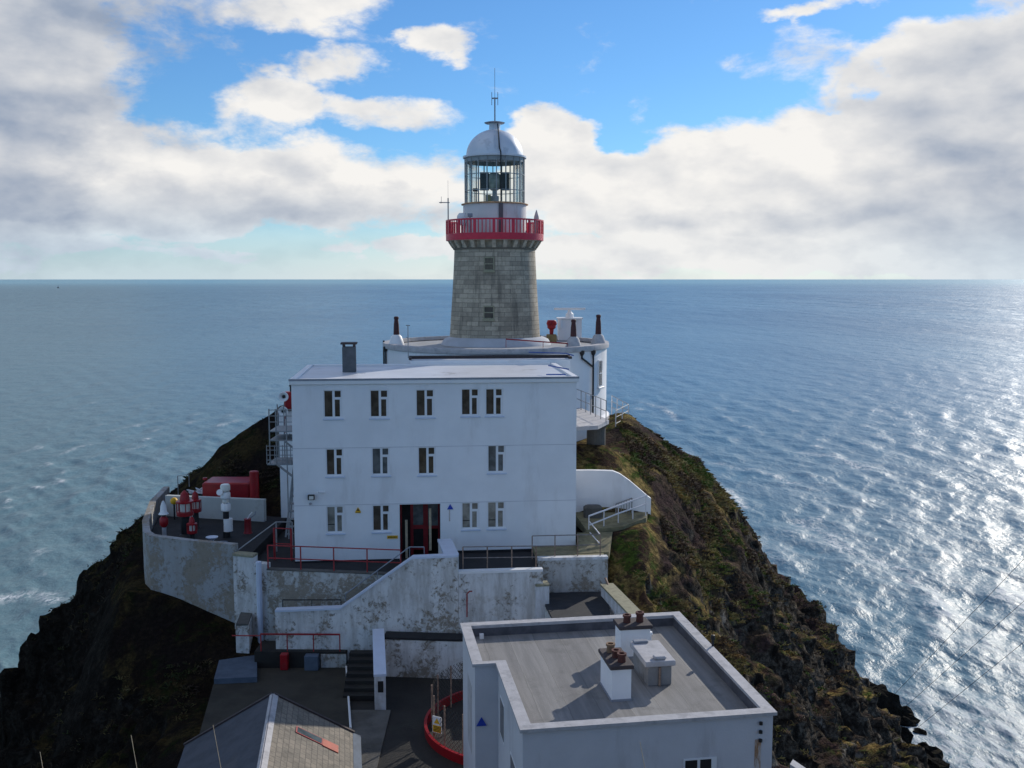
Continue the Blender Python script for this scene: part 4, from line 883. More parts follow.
# curved yard wall, far left
pts=[(-21.6,61.0),(-21.2,57.5),(-20.0,53.0),(-19.1,50.7),(-18.5,49.85),(-16.2,49.05),(-13.75,48.45)]
wall_thing('yard_wall','tall grey weathered wall curving round the left yard of buoy lanterns','retaining wall',[0]) if False else None
wall_thing('yard_wall','tall grey weathered wall curving round the left yard of lanterns',pts,[18,18,17,17,17,16,15.5],[25.2,25.1,25.0,25.0,25.0,24.95,24.9],-.35,M_peelgrey,M_conc,.06,.02,'retaining wall') if False else None
wall_thing('yard_wall','tall grey weathered wall curving round the left yard of lanterns',pts[::-1],[15.5,16,17,17,17,18,18],[24.9,24.95,25.0,25.0,25.0,25.1,25.2],-.35,M_peelgrey,cat='retaining wall')
wall_thing('stepped_wall','peeling stepped wall end beside the yard wall with a pale pillar face',[(-13.75,48.1),(-12.7,47.9)],15,[24.55,24.5],.5,M_peel2,M_lwall,.1,.04,'retaining wall')
wall_thing('stepped_wall','narrow lower step of peeling wall left of the terrace rail',[(-12.69,47.85),(-12.0,47.72)],15,[24.15,24.1],.45,M_peel2,cat='retaining wall')
wall_thing('terrace_wall','long peeling white retaining wall under the red terrace rail',[(-11.99,47.65),(-5.3,46.75),(-2.8,46.45)],18,23.9,.35,M_peel,M_conc,.05,.01,'retaining wall')
t=thing('wall_pipe','broad pale vertical pipe running down the peeling wall','pipe',(-12.35,47.6,20.0)); MB().tube([(-12.35,47.60,20.0),(-12.35,47.55,24.3)],.14,8).build('pipe',M_sill,t)
# wall going forward at left (stub)
a_=atZ(240,603,21.6); b2=atZ(235,624,21.5)
wall_thing('stub_wall','short flaking wall end projecting forward at the left of the upper walk',[(b2.x+.02,b2.y-.0),(b2.x-.25,b2.y+2.6)],15,[21.5,21.7],-.62,M_peel2,M_conc,.1,.03)
# stair parapet wall
q1=atY(275,610,46.1); q2=atY(340,607.5,46.05); q3=atY(412,557,45.9); q4=atY(458,555,45.8)
wall_thing('stair_wall','big flaking white wall whose blue white coping climbs diagonally beside the stair',[(q1.x,q1.y),(q2.x,q2.y),(q3.x,q3.y),(q4.x,q4.y)],[15]*4,[q1.z,q2.z,q3.z,q4.z],.32,M_peel2,M_sill,.1,.05,'stair wall')
wall_thing('return_wall','stout white capped wall block running from the stair wall to the building',[(q4.x-.02,q4.y+.38),(-3.1,49.3)],20,[25.08,25.0],.62,M_whitewash,M_sill,.12,.04)
q5=atY(459,571,45.9); q6=atY(543,569,46.3)
wall_thing('parapet_wall','white topped flaking wall right of the stair wall under the rusty posts',[(q4.x+.01,q4.y+.02),(q6.x,q6.y)],15,[q5.z,q6.z],.32,M_peel2,M_trim,.12,.03,'retaining wall')
wall_thing('wall_pier','flaking square pier with lichened cap at the end of the parapet wall',[(q6.x-.35,q6.y-.15),(q6.x+.30,q6.y-.05)],15,[23.6,23.6],.5,M_whitewash,M_lwall,.1,.05,'pier')
q7=atY(538,558,48.2); q8=atY(608,556.5,48.6)
wall_thing('landing_wall','peeling wall with dark patches below the lichened landing at the right',[(q7.x,q7.y),(q8.x,q8.y)],15,[q7.z,q8.z],.3,M_peel,M_whitewash,.14,.03,'retaining wall')
# dark flat roof of a low store between the walls
t=thing('store_roof','low store with black felt roof tucked between pier and sloping wall','store',(3.2,46.8,18)); MB().prism([(q6.x+.35,44.3),(4.6,44.6),(q8.x-.1,48.2),(q7.x+.05,47.9)],19.6,22.5).build('wall',M_peel2,t)
MB().prism([(q6.x+.36,44.31),(4.55,44.61),(q8.x-.12,48.19),(q7.x+.06,47.89)],22.501,22.62).build('felt_roof',mat('black_felt',(.022,.024,.03),.7,.3,2,.3,8,dirt=(.06,.045,.03),dirt_amt=.5,dscale=1),t)
# coping wall sloping to the right rear of the house
q9=atY(612,583,47.6); q10=atY(652,623,41.5)
wall_thing('sloping_wall','sloping wall with yellow lichened coping running down behind the foreground house',[(q10.x,q10.y),(q9.x,q9.y)],15,[q10.z,q9.z],.55,M_whitewash,M_lwall,.1,.05)
t=thing('iron_pipe','dark iron pipe lying along the foot of the sloping wall','pipe',(q9.x-.2,q9.y,q9.z)); MB().tube([(q9.x-.3,q9.y+.3,q9.z+.15),(q9.x-.15,q9.y-.6,q9.z-.15),(q9.x+.2,q9.y-3.6,q9.z-1.0)],.06,6).build('pipe',M_rusty,t)
# lower wall with ledge
q11=atY(380,638,45.2)
wall_thing('lower_wall','low flaking wall with a dark ledge beneath the big stair wall',[(-6.0,45.0),(-2.6,44.7),(1.2,44.9)],15,21.45,.75,M_peel2,M_slab,.1,.03,'retaining wall')
# stair-side wall ending in a post with a niche
a0=(-5.42,41.35); a1=(-6.05,45.6)
sw=wall_thing('stair_side_wall','blue white wall running forward beside the dark steps, ending in a post with a niche drawn dark',[a0,a1],[15,15],[21.15,21.65],.48,M_whitewash,M_sill,.1,.03)
t=sw; MB().box(-5.80,-5.52,41.30,41.342,20.35,20.85).build('niche',M_dark,t)  # shade of the hollow drawn as a dark plate on the post
# diagonal stair behind the parapet
st=thing('stone_steps','dark steps climbing behind the diagonal parapet to the door','steps',(-8.2,47.0,20.4))
n=16
for k in range(n):
    x0=-8.6+k*.30; MB().box(x0,x0+.32 if k<n-1 else x0+.9,46.35,47.25-.035*k,20.4+k*.0,21.2+k*.172).build('step',M_conc,st)
st=thing('yard_steps','short flight of dark wet steps left of the niche post','steps',(-6.9,44,19.6))
for k in range(7):
    MB().box(-7.55+.02*k,-6.1+.02*k,45.2-(k+1)*.42,45.2-k*.42,18.5,20.75-k*.16).build('step',M_yard,st)
# stair handrail
railing('stair_handrail','grey handrail climbing behind the diagonal parapet',[(-8.0,46.75,21.9),(-4.9,46.75,24.2),(-4.2,46.75,24.2)],1.05,[1],M_lead,M_lead,1.6,.02,.03)
railing('stair_handrail','dark handrail low behind the foot of the diagonal parapet',[(-11.0,46.6,21.7),(-8.2,46.6,21.7)],1.0,[1,.6],M_black,M_black,1.2,.02,.03)

# ------------------------------------------------------------------ rails on the terraces
railing('terrace_railing','two bar red railing on the wall top in front of the white facade',[(-11.95,47.8,23.9),(-5.35,46.95,23.9)],1.15,[1,.45],M_redrail,M_redrail,1.65,.035,.03)
railing('gate_rail','tall dark red frame with grey diagonal handrail at the corner of the white facade',[(-12.15,50.0,23.75),(-11.25,49.85,23.75)],1.6,[1,.5],M_redrail,M_redrail,2.2,.06,.03)
t=thing('diagonal_handrail','grey handrail sloping down from a tall post beside the lantern yard','handrail',(-12.9,51,24.2))
pA,pB=atY(238,550,48.8),atY(276,522,50.5); pC=atY(292,522,51)
MB().tube([pA,pB,pC],.035,6).build('rail',M_grate,t); MB().tube([pB,(pB.x,pB.y,24)],.04,6).build('post',M_grate,t); MB().tube([pC,(pC.x,pC.y,24)],.04,6).build('post',M_grate,t); MB().tube([pA,(pA.x,pA.y,24.3)],.03,6).build('post',M_grate,t)
railing('walk_railing','short red railing at the back edge of the sunken platform',[(-11.9,45.85,20.45),(-8.15,45.8,20.45)],.85,[1,.05+.9],M_redrail,M_redrail,1.25,.03,.025)
t=thing('walk_rail','single red rail running left from the short railing to the stub wall','rail',(-12.9,46,21)); MB().tube([(-11.95,45.85,21.2),(-13.3,46.0,21.15)],.03,6).build('rail',M_redrail,t)
railing('parapet_railing','weathered pipe railing with rusty posts behind the white topped parapet',[(atY(463,571,46.6).x,46.6,atY(463,569,46.6).z),(atY(536,568,46.8).x,46.8,atY(536,568,46.8).z)],1.08,[1,.5],M_rusty,M_brownrail,1.2,.035,.025)
railing('landing_railing','brown pipe railing round the lichened landing above the peeling wall',[(1.0,48.45,24.3),(4.4,48.75,24.3)],1.05,[1,.5],M_rusty,M_brownrail,1.15,.03,.025)

# white pipe stub rising on flaking wall
t=thing('red_pipe','thin red bent pipe on the flaking wall right of the stair','pipe',(-2.1,45.7,21.6)); p0=atY(467,617,45.6); p1=atY(467,594,45.6); MB().tube([p0,p1,p1+Vector((.12,0,.13)),p1+Vector((.25,0,.13))],.035,6).build('pipe',M_redrail,t)

# ------------------------------------------------------------------ sunken platform details
p=atZ(216,658,19.85); 
def quad_px(pts,z): return [(atZ(a,b,z).x,atZ(a,b,z).y) for a,b in pts]
t=MB().prism(quad_px([(220,658),(257,656),(257,678),(214,680)],19.9),19.7,19.95).build('cellar_hatch',M_hatch); tag(t,'large blue grey hatch cover lying on the dark sunken platform','hatch')
t=MB().box(-10.9,-10.55,45.35,45.7,19.7,20.45,.02).build('fire_bucket_box',M_red); tag(t,'small red box standing below the short red railing','box')
t=MB().box(-9.75,-9.1,45.3,45.7,19.7,20.4,.02).build('grey_locker',M_hatch); tag(t,'small blue grey box beside the whitewashed foot of the walk','box')
t=wall_thing('walk_foot_wall','low crumbling whitewashed foot of the walk behind the sunken platform',[(-9.05,45.72),(-7.85,45.72)],19.5,20.35,.02,M_peel)

# ------------------------------------------------------------------ red ring enclosure behind the house
RCX,RCY,RRd=.15,39.6,3.75
t=thing('ring_enclosure','round pit with a bright red kerb and wire mesh fence left of the foreground house','enclosure',(RCX,RCY,19.55))
MB().lathe((RCX,RCY,19.5),[(RRd-.12,0),(RRd,0),(RRd+.02,.42),(RRd-.10,.42),(RRd-.12,0)],64).build('kerb',M_red,t,True)
for k in range(20):
    a=2*math.pi*k/20; c=Vector((RCX+(RRd-.3)*math.cos(a),RCY+(RRd-.3)*math.sin(a),19.5)); MB().tube([c,c+Vector((0,0,1.9))],.04,6).build('fence_post',M_rusty,t)
mm=bpy.data.materials.new('wire_mesh'); mm.use_nodes=True; T=NT(mm.node_tree); b_=mm.node_tree.nodes['Principled BSDF']; b_.inputs['Base Color'].default_value=(.05,.05,.05,1)
oc=T.n('ShaderNodeTexCoord').outputs['UV']; s=T.n('ShaderNodeSeparateXYZ'); T.put(s.inputs[0],oc)
fa_=T.m('FRACT',T.m('ADD',s.outputs[0],s.outputs[1])); fb_=T.m('FRACT',T.m('SUBTRACT',s.outputs[0],s.outputs[1])); T.put(b_.inputs['Alpha'],T.m('MAXIMUM',T.m('LESS_THAN',fa_,.14),T.m('LESS_THAN',fb_,.14)))
mo=MB().lathe((RCX,RCY,19.55),[(RRd-.3,.05),(RRd-.3,1.85)],48,close=False).build('mesh_panel',mm,t)
me=mo.data; uvl=me.uv_layers.new(name='UVMap')
for pgl in me.polygons:
    us=[(math.atan2(me.vertices[me.loops[l].vertex_index].co.y,me.vertices[me.loops[l].vertex_index].co.x),me.vertices[me.loops[l].vertex_index].co.z) for l in pgl.loop_indices]; mx_=max(u[0] for u in us)
    for l,u in zip(pgl.loop_indices,us): uvl.data[l].uv=((u[0]+(2*math.pi if mx_-u[0]>math.pi else 0))*RRd*5,u[1]*5)
sp=math.radians(180+27); c=Vector((RCX+(RRd-.26)*math.cos(sp),RCY+(RRd-.26)*math.sin(sp),20.15)); 
t=thing('pit_sign','white and yellow warning sign with a triangle hung on the mesh fence of the ring','sign',c,R(-28)); Fm=frame(t)
MB(Fm).box(-.21,.21,-.03,.0,-.05,.62).build('plate',M_trim,t); MB(Fm).box(-.19,.19,-.035,-.031,-.03,.26).build('yellow_panel',M_yellow,t)
MB(Fm).add([(-.14,-.036,.33),(.14,-.036,.33),(0,-.036,.56),(-.14,-.032,.33),(.14,-.032,.33),(0,-.032,.56)],[(0,1,2),(5,4,3)]).build('triangle',M_yellow,t)
g=MB(Fm)
for k in range(4): g.box(-.15,.15-.03*(k%2),-.039,-.0355,.01+k*.06,.035+k*.06)
g.build('lettering',M_black,t)

# ------------------------------------------------------------------ right hand path, white wall, rails
Y_=54.2; prof2=[(575,470.6),(590,470.5),(605,470.8),(613,471.2),(620,474),(630,481),(640,489.5),(648,496.5),(651,498.5)]
top=[atY(a,b,Y_) for a,b in prof2]
t=thing('curved_white_wall','white rendered wall with a curved sloping top between building and hillside','wall',(top[0].x,Y_,24))
g=MB(); n=len(top); vs=[(p.x,Y_,22.5) for p in top]+[(p.x,Y_,p.z) for p in top]+[(p.x,Y_+.35,22.5) for p in top]+[(p.x,Y_+.35,p.z) for p in top]
fs=[]
for i in range(n-1): fs+=[(i,i+1,n+i+1,n+i),(2*n+i+1,2*n+i,3*n+i,3*n+i+1),(n+i,n+i+1,3*n+i+1,3*n+i)]
fs+=[(0,n,3*n,2*n),(n-1,3*n-1,4*n-1,2*n-1)]
g.add(vs,fs).build('wall_face',M_paint,t)
s_=MB().prism([(3.9,51.4),(5.9,52.0),(7.3,53.3),(7.5,54.19),(3.4,54.19)],24.6,[24.9,24.95,25.1,25.2,25.2]).build('side_path',M_lichen); tag(s_,kind='structure')
s_=MB().prism([(3.3,49.2),(4.9,49.5),(5.3,51.6),(3.4,51.4)],23.9,[24.25,24.25,24.75,24.75]).build('side_steps',M_lichen); tag(s_,kind='structure')
t=thing('low_bench_block','low dark stone block against the foot of the curved white wall','stone block',(4.2,53.4,25)); MB().box(3.9,4.9,53.2,53.8,24.9,25.75,.12).build('block',M_conc,t)
# white handrail
t=thing('white_handrail','white pipe handrail climbing to the right in front of the curved white wall','handrail',(4.3,51.6,24.6))
YA=51.5; YB=53.6; f_=lambda a,b,q: atY(a,b,YA+(YB-YA)*q)
posts=[(588.9,516,543,0),(604,510.5,541,.25),(618.4,506,528,.5),(633,500.5,517.5,.76),(646,495.6,513,1)]
for (px,y0,y1,q) in posts:
    a=f_(px,y0,q); MB().tube([a,(a.x,a.y,a.z-1.35)],.032,6).build('post',M_whiterail,t)
MB().tube([f_(588.9,516,0),f_(646.8,495.4,1)],.05,6).build('rail',M_whiterail,t)
MB().tube([f_(589.5,525,0),f_(618,513.5,.5),f_(646,504,1)],.044,6).build('rail',M_whiterail,t)
MB().tube([f_(589.5,532,0),f_(604,526.5,.25)],.044,6).build('rail',M_whiterail,t)
MB().tube([f_(589.5,521.5,0),atY(600,534.5,50.2)],.03,6).build('rail',M_whiterail,t)
MB().tube([f_(589.5,532,0),atY(599.5,543.5,50.2)],.03,6).build('rail',M_whiterail,t)
t=thing('small_gate','small grey barred gate leaning on the curved white wall behind the handrail','gate',(6.1,53.9,25.1))
gA,gB=atY(616,504,54.0),atY(632,498,54.0); g=MB()
g.tube([gA,gB],.03,6); g.tube([gA-Vector((0,0,1.2)),gB-Vector((0,0,1.3))],.03,6); g.tube([gA,gA-Vector((0,0,1.2))],.03,6); g.tube([gB,gB-Vector((0,0,1.3))],.04,6); g.build('frame',M_grate,t)
g=MB()
for k in range(1,6): a=gA.lerp(gB,k/6); g.tube([a,a-Vector((0,0,1.2))],.018,5)
g.build('bars',M_grate,t)

# ------------------------------------------------------------------ walkway deck by the drum
dk=[atZ(574,427,29.9),atZ(598,425.5,29.9),atZ(609,420,29.9),atZ(577,406,29.9)]
t=thing('walkway_deck','pale concrete walkway slab beside the drum building on the right','walkway',(dk[0].x,dk[0].y,29.6))
MB().prism([(p.x,p.y) for p in dk]+[(3.2,62.5),(3.05,dk[0].y)],29.68,29.9).build('slab',M_cope,t); MB().lathe((4.9,57.6,27),[(.55,0),(.55,2.4),(.75,2.67)],20).build('support',M_conc,t)
dA=atZ(576.5,408,29.9); dB=atZ(606,421.5,29.9)
railing('deck_railing','grey mesh railing along the walkway slab in front of the drum wall',[(dA.x,dA.y,29.9),(dB.x,dB.y,29.9)],1.2,[1,.5],M_grate,M_grate,1.0,.028,.025)
dC=atZ(609,410,28.6); dD=atZ(627,420,28.6); dE=atZ(613,425,28.6)
railing('deck_end_railing','pale pipe railing round the outer end of the walkway above the hillside',[(dC.x+.2,dC.y,28.4),(dD.x+.1,dD.y,28.4),(dE.x+.15,dE.y-.2,28.3)],1.25,[1,.66,.33],M_whiterail,M_grate,1.6,.035,.028)

# ------------------------------------------------------------------ fire escape on the left
fe=thing('fire_escape','galvanised steel fire escape with two landings at the left end of the white building','fire escape',(-13,54,24))
Ya,Yb=52.2,54.2
xl=atY(267.5,440,Ya).x; xr=A0.x-.35+.1
def gz(py): return atY(280,py,Ya).z
for z_,x0 in ((gz(431),xl+.1),(gz(440),xl+.1),(gz(464),xl-.05)):
    MB().box(x0,xr,Ya,Yb,z_-.06,z_,.0).build('landing',M_grate,fe)
for (x,za_,zb_) in ((xl+.1,gz(464),gz(409)),(xl+.45,gz(464),gz(409)),(xl+1.0,24.2,gz(409)),(xr-.05,24.2,gz(409))):
    for y in (Ya+.05,Yb-.05): MB().tube([(x,y,za_),(x,y,zb_)],.035,6).build('post',M_grate,fe)
for py in (410,416,422):
    MB().tube([(xl+.1,Ya,gz(py)),(xr,Ya,gz(py))],.02,6).build('rail',M_grate,fe)
for py in (446,450,455,460):
    MB().tube([(xl-.05,Ya-.04,gz(py)),(xr,Ya-.04,gz(py))],.02,6).build('rail',M_grate,fe)
for k in range(4): x=xl-.05+k*.42; MB().tube([(x,Ya-.04,gz(464)),(x,Ya-.04,gz(445))],.022,6).build('baluster',M_grate,fe)
MB().tube([(xl+.45,Ya,gz(464)),(xr+.25,Ya,gz(486))],.06,6).build('brace',M_grate,fe); MB().tube([(xl+.9,Ya,gz(441)),(xr+.1,Ya,gz(455))],.05,6).build('brace',M_grate,fe); MB().tube([(xl+1.0,Ya+.6,gz(436)),(xr+.1,Ya+.6,gz(446))],.05,6).build('brace',M_grate,fe)
for s in (0,.8):
    MB().tube([(xl+.75,Ya+.4+s,24.2),(xl+1.1,Ya+1.4+s*.2,gz(464))],.05,6).build('stringer',M_grate,fe)
for k in range(10): f=k/10; MB().box(xl+.72+.35*f,xl+1.1+.35*f,Ya+.4+f,Ya+.75+f,24.3+(gz(464)-24.3)*f,24.34+(gz(464)-24.3)*f).build('tread',M_grate,fe)
# white wall panels behind it
t=thing('white_shed','narrow white rendered shed wall behind the fire escape','shed',(-12.8,57.2,25)); xa=atY(279,430,57).x
MB().box(xa,A0.x-.9,57,58.6,24,atY(285,411,57).z).build('wall',M_paint,t); MB().box(xa-.08,A0.x-.9,56.92,58.7,atY(285,411,57).z+.001,atY(285,411,57).z+.1).build('roof',M_conc,t)
# round white discs with dark centres and red housing
for (px,py,y,lab) in ((284,396.5,56.6,'upper of two white ring shaped horns with dark centres by the building corner'),(283.5,411,56.5,'lower of two white ring shaped horns with dark centres by the building corner')):
    c=atY(px,py,y); t=thing('horn_disc',lab,'horn',c,0,'white ring horns above the fire escape'); Mh=Matrix.Translation(c)@Matrix.Rotation(R(90),4,'X')
    g=MB(Mh); g.lathe((0,0,0),[(.10,.05),(.20,.16),(.27,.17),(.28,.10),(.12,-.1)],20,close=False); g.build('flare',M_trim,t,True); MB(Mh).lathe((0,0,0),[(.0,.12),(.09,.12),(.10,.0)],12).build('throat',M_black,t)
    MB().tube([c+Vector((0,.15,0)),c+Vector((0,.15,-1.3))],.05,6).build('post',M_redrail,t)
c=atY(290,401,57.5); t=thing('red_cabinet','red cabinet with a small dark lamp on top behind the white horns','cabinet',(c.x,c.y,c.z-.8))
MB().box(c.x-.28,c.x+.4,c.y-.3,c.y+.3,c.z-.8,c.z+.55,.03).build('cabinet',M_red,t); MB().lathe((c.x+.1,c.y,c.z+.55),[(.10,0),(.10,.3),(.16,.32),(.02,.5)],10).build('lamp',M_black,t)

# ------------------------------------------------------------------ lantern yard
zy=24.2
wall_thing('yard_screen_wall','long low pale wall across the back of the lantern yard',[(atZ(166,516,zy).x,57.4),(atZ(264,522,zy).x,56.0)],23.5,[zy+1.22,zy+1.28],.3,mat('yard_wall_paint',(.50,.52,.50),.8,.1,.8,.2,12,dirt=(.25,.25,.22),dirt_amt=.4,dscale=.8))
c=atY(228,492,59.6); t=thing('red_tank','long low red tank box behind the screen wall','tank',(c.x,c.y,zy))
g=MB(); g.box(atY(202,490,59).x,atY(249,490,59).x,59,61,zy+.3,atY(225,483,59).z,.08); g.build('body',M_red,t); 
MB().lathe((atY(205,480,60).x,60,atY(225,483,59).z),[(.14,0),(.14,.12),(0,.14)],10).build('filler_cap',M_red,t)
c=Vector((atY(254.5,490,58).x,58,zy)); t=thing('red_stack','tall round red post at the right end of the red tank','post',c); MB().lathe(c,[(.27,0),(.27,atY(254,471,58).z-zy-.04),(.22,atY(254,471,58).z-zy)],16,close=True).build('post',M_red,t,True)
def zrow(py,Y): return atY(185,py,Y).z
def buoy_lantern(px,y0,y1,hw,Y,label,glow=False):
    c=atY(px,y1,Y); hwm=hw*Y/1000; zb_,zt2=zrow(y1,Y),zrow(y0,Y); h=zt2-zb_
    t=thing('buoy_lantern',label,'lantern',(c.x,Y,zy),0,'old red lanterns displayed in the yard')
    MB().lathe((c.x,Y,zy),[(hwm*.8,0),(hwm*.55,.1),(hwm*.5,zb_-zy-.08),(hwm*.8,zb_-zy)],12,close=True).build('pedestal',M_black,t,True)
    MB().lathe((c.x,Y,zb_),[(hwm*1.02,0),(hwm*1.02,h*.13),(hwm*.8,h*.15)],16,close=True).build('base_ring',M_red,t)
    MB().lathe((c.x,Y,zb_),[(hwm*.55,h*.14),(hwm*.62,h*.3),(hwm*.55,h*.5)],16,close=True).build('lens',M_lampw,t,True)
    for k in range(8):
        a=2*math.pi*(k+.5)/8; x=c.x+hwm*.95*math.cos(a); y=Y+hwm*.95*math.sin(a); MB().tube([(x,y,zb_+h*.1),(x,y,zb_+h*.54)],.028,5).build('guard_bar',M_red,t)
    MB().lathe((c.x,Y,zb_),[(hwm*1.04,h*.50),(hwm*1.04,h*.57),(hwm*.6,h*.585),(hwm*.56,h*.72),(hwm*.45,h*.86),(hwm*.12,h*.97),(0,h*1.0)],16).build('hood',M_red,t,True)
buoy_lantern(185.2,490,515,8.4,53.0,'large red hooded lantern with a pale lens, front one of the tall pair')
buoy_lantern(195.6,490.5,511.5,5.8,54.6,'red hooded lantern close behind the right side of the largest lantern')
buoy_lantern(192.2,516,533,5.0,51.6,'small squat red lantern standing low in front of the tall pair')
c=Vector((atY(164.2,530,52).x,52,zy)); t=thing('marker_lamp','white cone topped marker with a red lamp below, leftmost in the yard','lantern',c)
z0_=zrow(528,52)-zy; z1_=zrow(514,52)-zy; z2_=zrow(501,52)-zy
MB().lathe(c,[(.12,0),(.12,z0_+.05)],10,close=True).build('stem',M_cope,t); MB().lathe(c,[(.12,z0_+.051),(.22,z0_+.2),(.22,z1_-.25),(.12,z1_-.12)],14,close=True).build('red_lamp',M_red,t,True)
MB().lathe(c,[(.10,z1_-.119),(.10,z1_-.0)],10).build('neck',M_black,t); MB().lathe(c,[(.27,z1_),(.18,z1_+.12),(.15,z2_-.25),(.05,z2_)],12,close=True).build('white_cone',M_trim,t,True)
# stacked white optic column
c=Vector((atY(226.5,530,52.6).x,52.6,zy)); t=thing('optic_column','tall stack of white round lamp housings on a dark neck and white drum','lantern',c)
zz=lambda py:zrow(py,52.6)-zy
MB().lathe(c,[(.20,0),(.20,zz(531))],12).build('foot',M_black,t)
MB().lathe(c+Vector((.1,0,0)),[(.24,zz(531)+.0),(.24,zz(525)),(.21,zz(525)),(.21,zz(524)),(.24,zz(524)),(.24,zz(518.5))],16,close=True).build('white_drum',M_trim,t)
MB().lathe(c,[(.16,zz(518.5)+.01),(.16,zz(511.5))],12).build('dark_neck',M_black,t)
for k,(a_,b_) in enumerate(((511,503),(502.7,499),(498.7,491.5),(491.2,484))):
    w1=.26 if k!=1 else .18; MB().lathe(c,[(w1*.8,zz(a_)),(w1,zz(a_)+.06),(w1,zz(b_)-.08),(w1*.8,zz(b_)-.01)],16,close=True).build('lamp_housing',M_lampw if k%2 else M_trim,t,True)
g=MB(Matrix.Translation(c+Vector((-.22,-.18,zz(492))))@Matrix.Rotation(R(70),4,'X')); g.lathe((0,0,0),[(.05,0),(.17,.10),(.17,.13)],12); g.build('side_lens',M_trim,t,True)
# bits on the floor
c=atZ(212,540,zy+.3); t=thing('white_dish','flat white dish on a short foot near the front of the yard','dish',(c.x,c.y,zy)); MB().lathe((c.x,c.y,zy),[(.12,0),(.10,.3),(.30,.42),(.32,.47),(.28,.46),(.1,.36)],16).build('dish',M_sill,t,True)
c=atZ(223,543,zy+.2); t=MB().box(c.x-.22,c.x+.22,c.y-.2,c.y+.2,zy,zy+.28,.03).build('grey_block',M_hatch,loc=(c.x,c.y,zy)); tag(t,'small blue grey block beside the white dish','block')
c=atZ(248,533,zy); t=thing('red_bollard','short dark red bollard topped with bent white and dark pipes','bollard',c)
MB().lathe(c,[(.25,0),(.20,.1),(.18,.72),(.2,.8)],12,close=True).build('body',M_reddark,t,True); MB().tube([c+Vector((.0,0,.8)),c+Vector((.12,0,1.0)),c+Vector((.26,0,1.15))],.035,6).build('white_pipe',M_trim,t); MB().tube([c+Vector((.1,.1,.8)),c+Vector((.38,.1,1.0)),c+Vector((.42,.1,1.18))],.03,6).build('dark_pipe',M_lead,t)
c=Vector((atY(174,501,56.6).x,56.6,zrow(501,56.6))); t=thing('yellow_buoy','small round yellow buoy on a dark stem at the left end of the screen wall','buoy',(c.x,c.y,zy)); MB().lathe(c,[(.21*math.cos(R(a)),.21*math.sin(R(a))) for a in range(-90,91,15)],14).build('float',M_yellow,t,True); MB().tube([(c.x,c.y,zy),(c.x,c.y,c.z-.2)],.05,6).build('stem',M_black,t)
c=atY(198,480,61.5); t=thing('cable_heap','heap of tangled pale cable on the bank behind the screen wall','cable heap',(c.x,61.5,ground(c.x,61.5)))
r_=random.Random(4); gz_=ground(c.x,61.5); pts=[Vector((c.x+r_.uniform(-.7,.7),61.5+r_.uniform(-.4,.4),gz_+.05+r_.uniform(0,.45))) for k in range(34)]
MB().tube(pts,.03,5).build('cable',M_trim,t)
c=Vector((atY(179,484,61.2).x,61.0,24.6)); t=thing('wire_frame','thin bent metal frame on the bank at the back left of the yard','frame',c); MB().tube([c,(c.x,c.y,atY(179,476,61).z),(c.x+.7,c.y,atY(179,474,61).z),(c.x+.7,c.y,25.2)],.03,6).build('tube',M_grate,t)

# ------------------------------------------------------------------ cables over the water and their pole
pole=Vector((17.5,24.0,0)); pole.z=ground(17.5,24.0)
t=thing('cable_pole','brown timber pole on the hillside carrying three cables over the cove','pole',pole); MB().tube([pole-Vector((0,0,.5)),Vector((17.5,24,35.0))],.14,8,.10).build('mast',M_wood,t); MB().box(16.7,18.3,23.93,24.07,34.2,34.35).build('cross_arm',M_wood,t)
for (e0,e1,lab,zt3,xo) in (((887,702),(1024,559),'upper thin cable slanting over the sea at lower right',0,0),((895,716),(1024,601),'middle thin cable slanting over the sea at lower right',0,0),((906,737),(1024,642),'lowest thin cable slanting over the sea at lower right',0,0)):
    a=atY(e0[0],e0[1],72); b=atY(e1[0],e1[1],27.0); d=(b-a); b=a+d*1.055
    pts=[a+(b-a)*(i/24)-Vector((0,0,1.0*math.sin(math.pi*i/24)*.0)) for i in range(25)]
    t=thing('cable',lab,'cable',tuple(a),0,'cables over the cove'); MB().tube(pts,.013,5,.006).build('wire',M_black,t)

# ------------------------------------------------------------------ far vessel
c=atZ(60,281,0); c=Vector((-2050,4550,0)); c=Vector((-.452*4200,4200,0))
t=thing('distant_sailing_boat','tiny dark sailing boat on the horizon at far left','boat',c)
MB().add([(c.x-3,c.y,0),(c.x+3,c.y,0),(c.x+4,c.y,2.5),(c.x-4,c.y,2.5),(c.x-3,c.y+4,0),(c.x+3,c.y+4,0),(c.x+4,c.y+4,2.5),(c.x-4,c.y+4,2.5)],[(0,1,2,3),(5,4,7,6),(3,2,6,7),(1,5,6,2),(4,0,3,7)]).build('hull',M_dark,t)
MB().prism([(c.x-2,c.y+1.5),(c.x+2,c.y+1.5),(c.x+.2,c.y+2)],2.5,[2.6,2.6,14]).build('sail',M_lead,t)

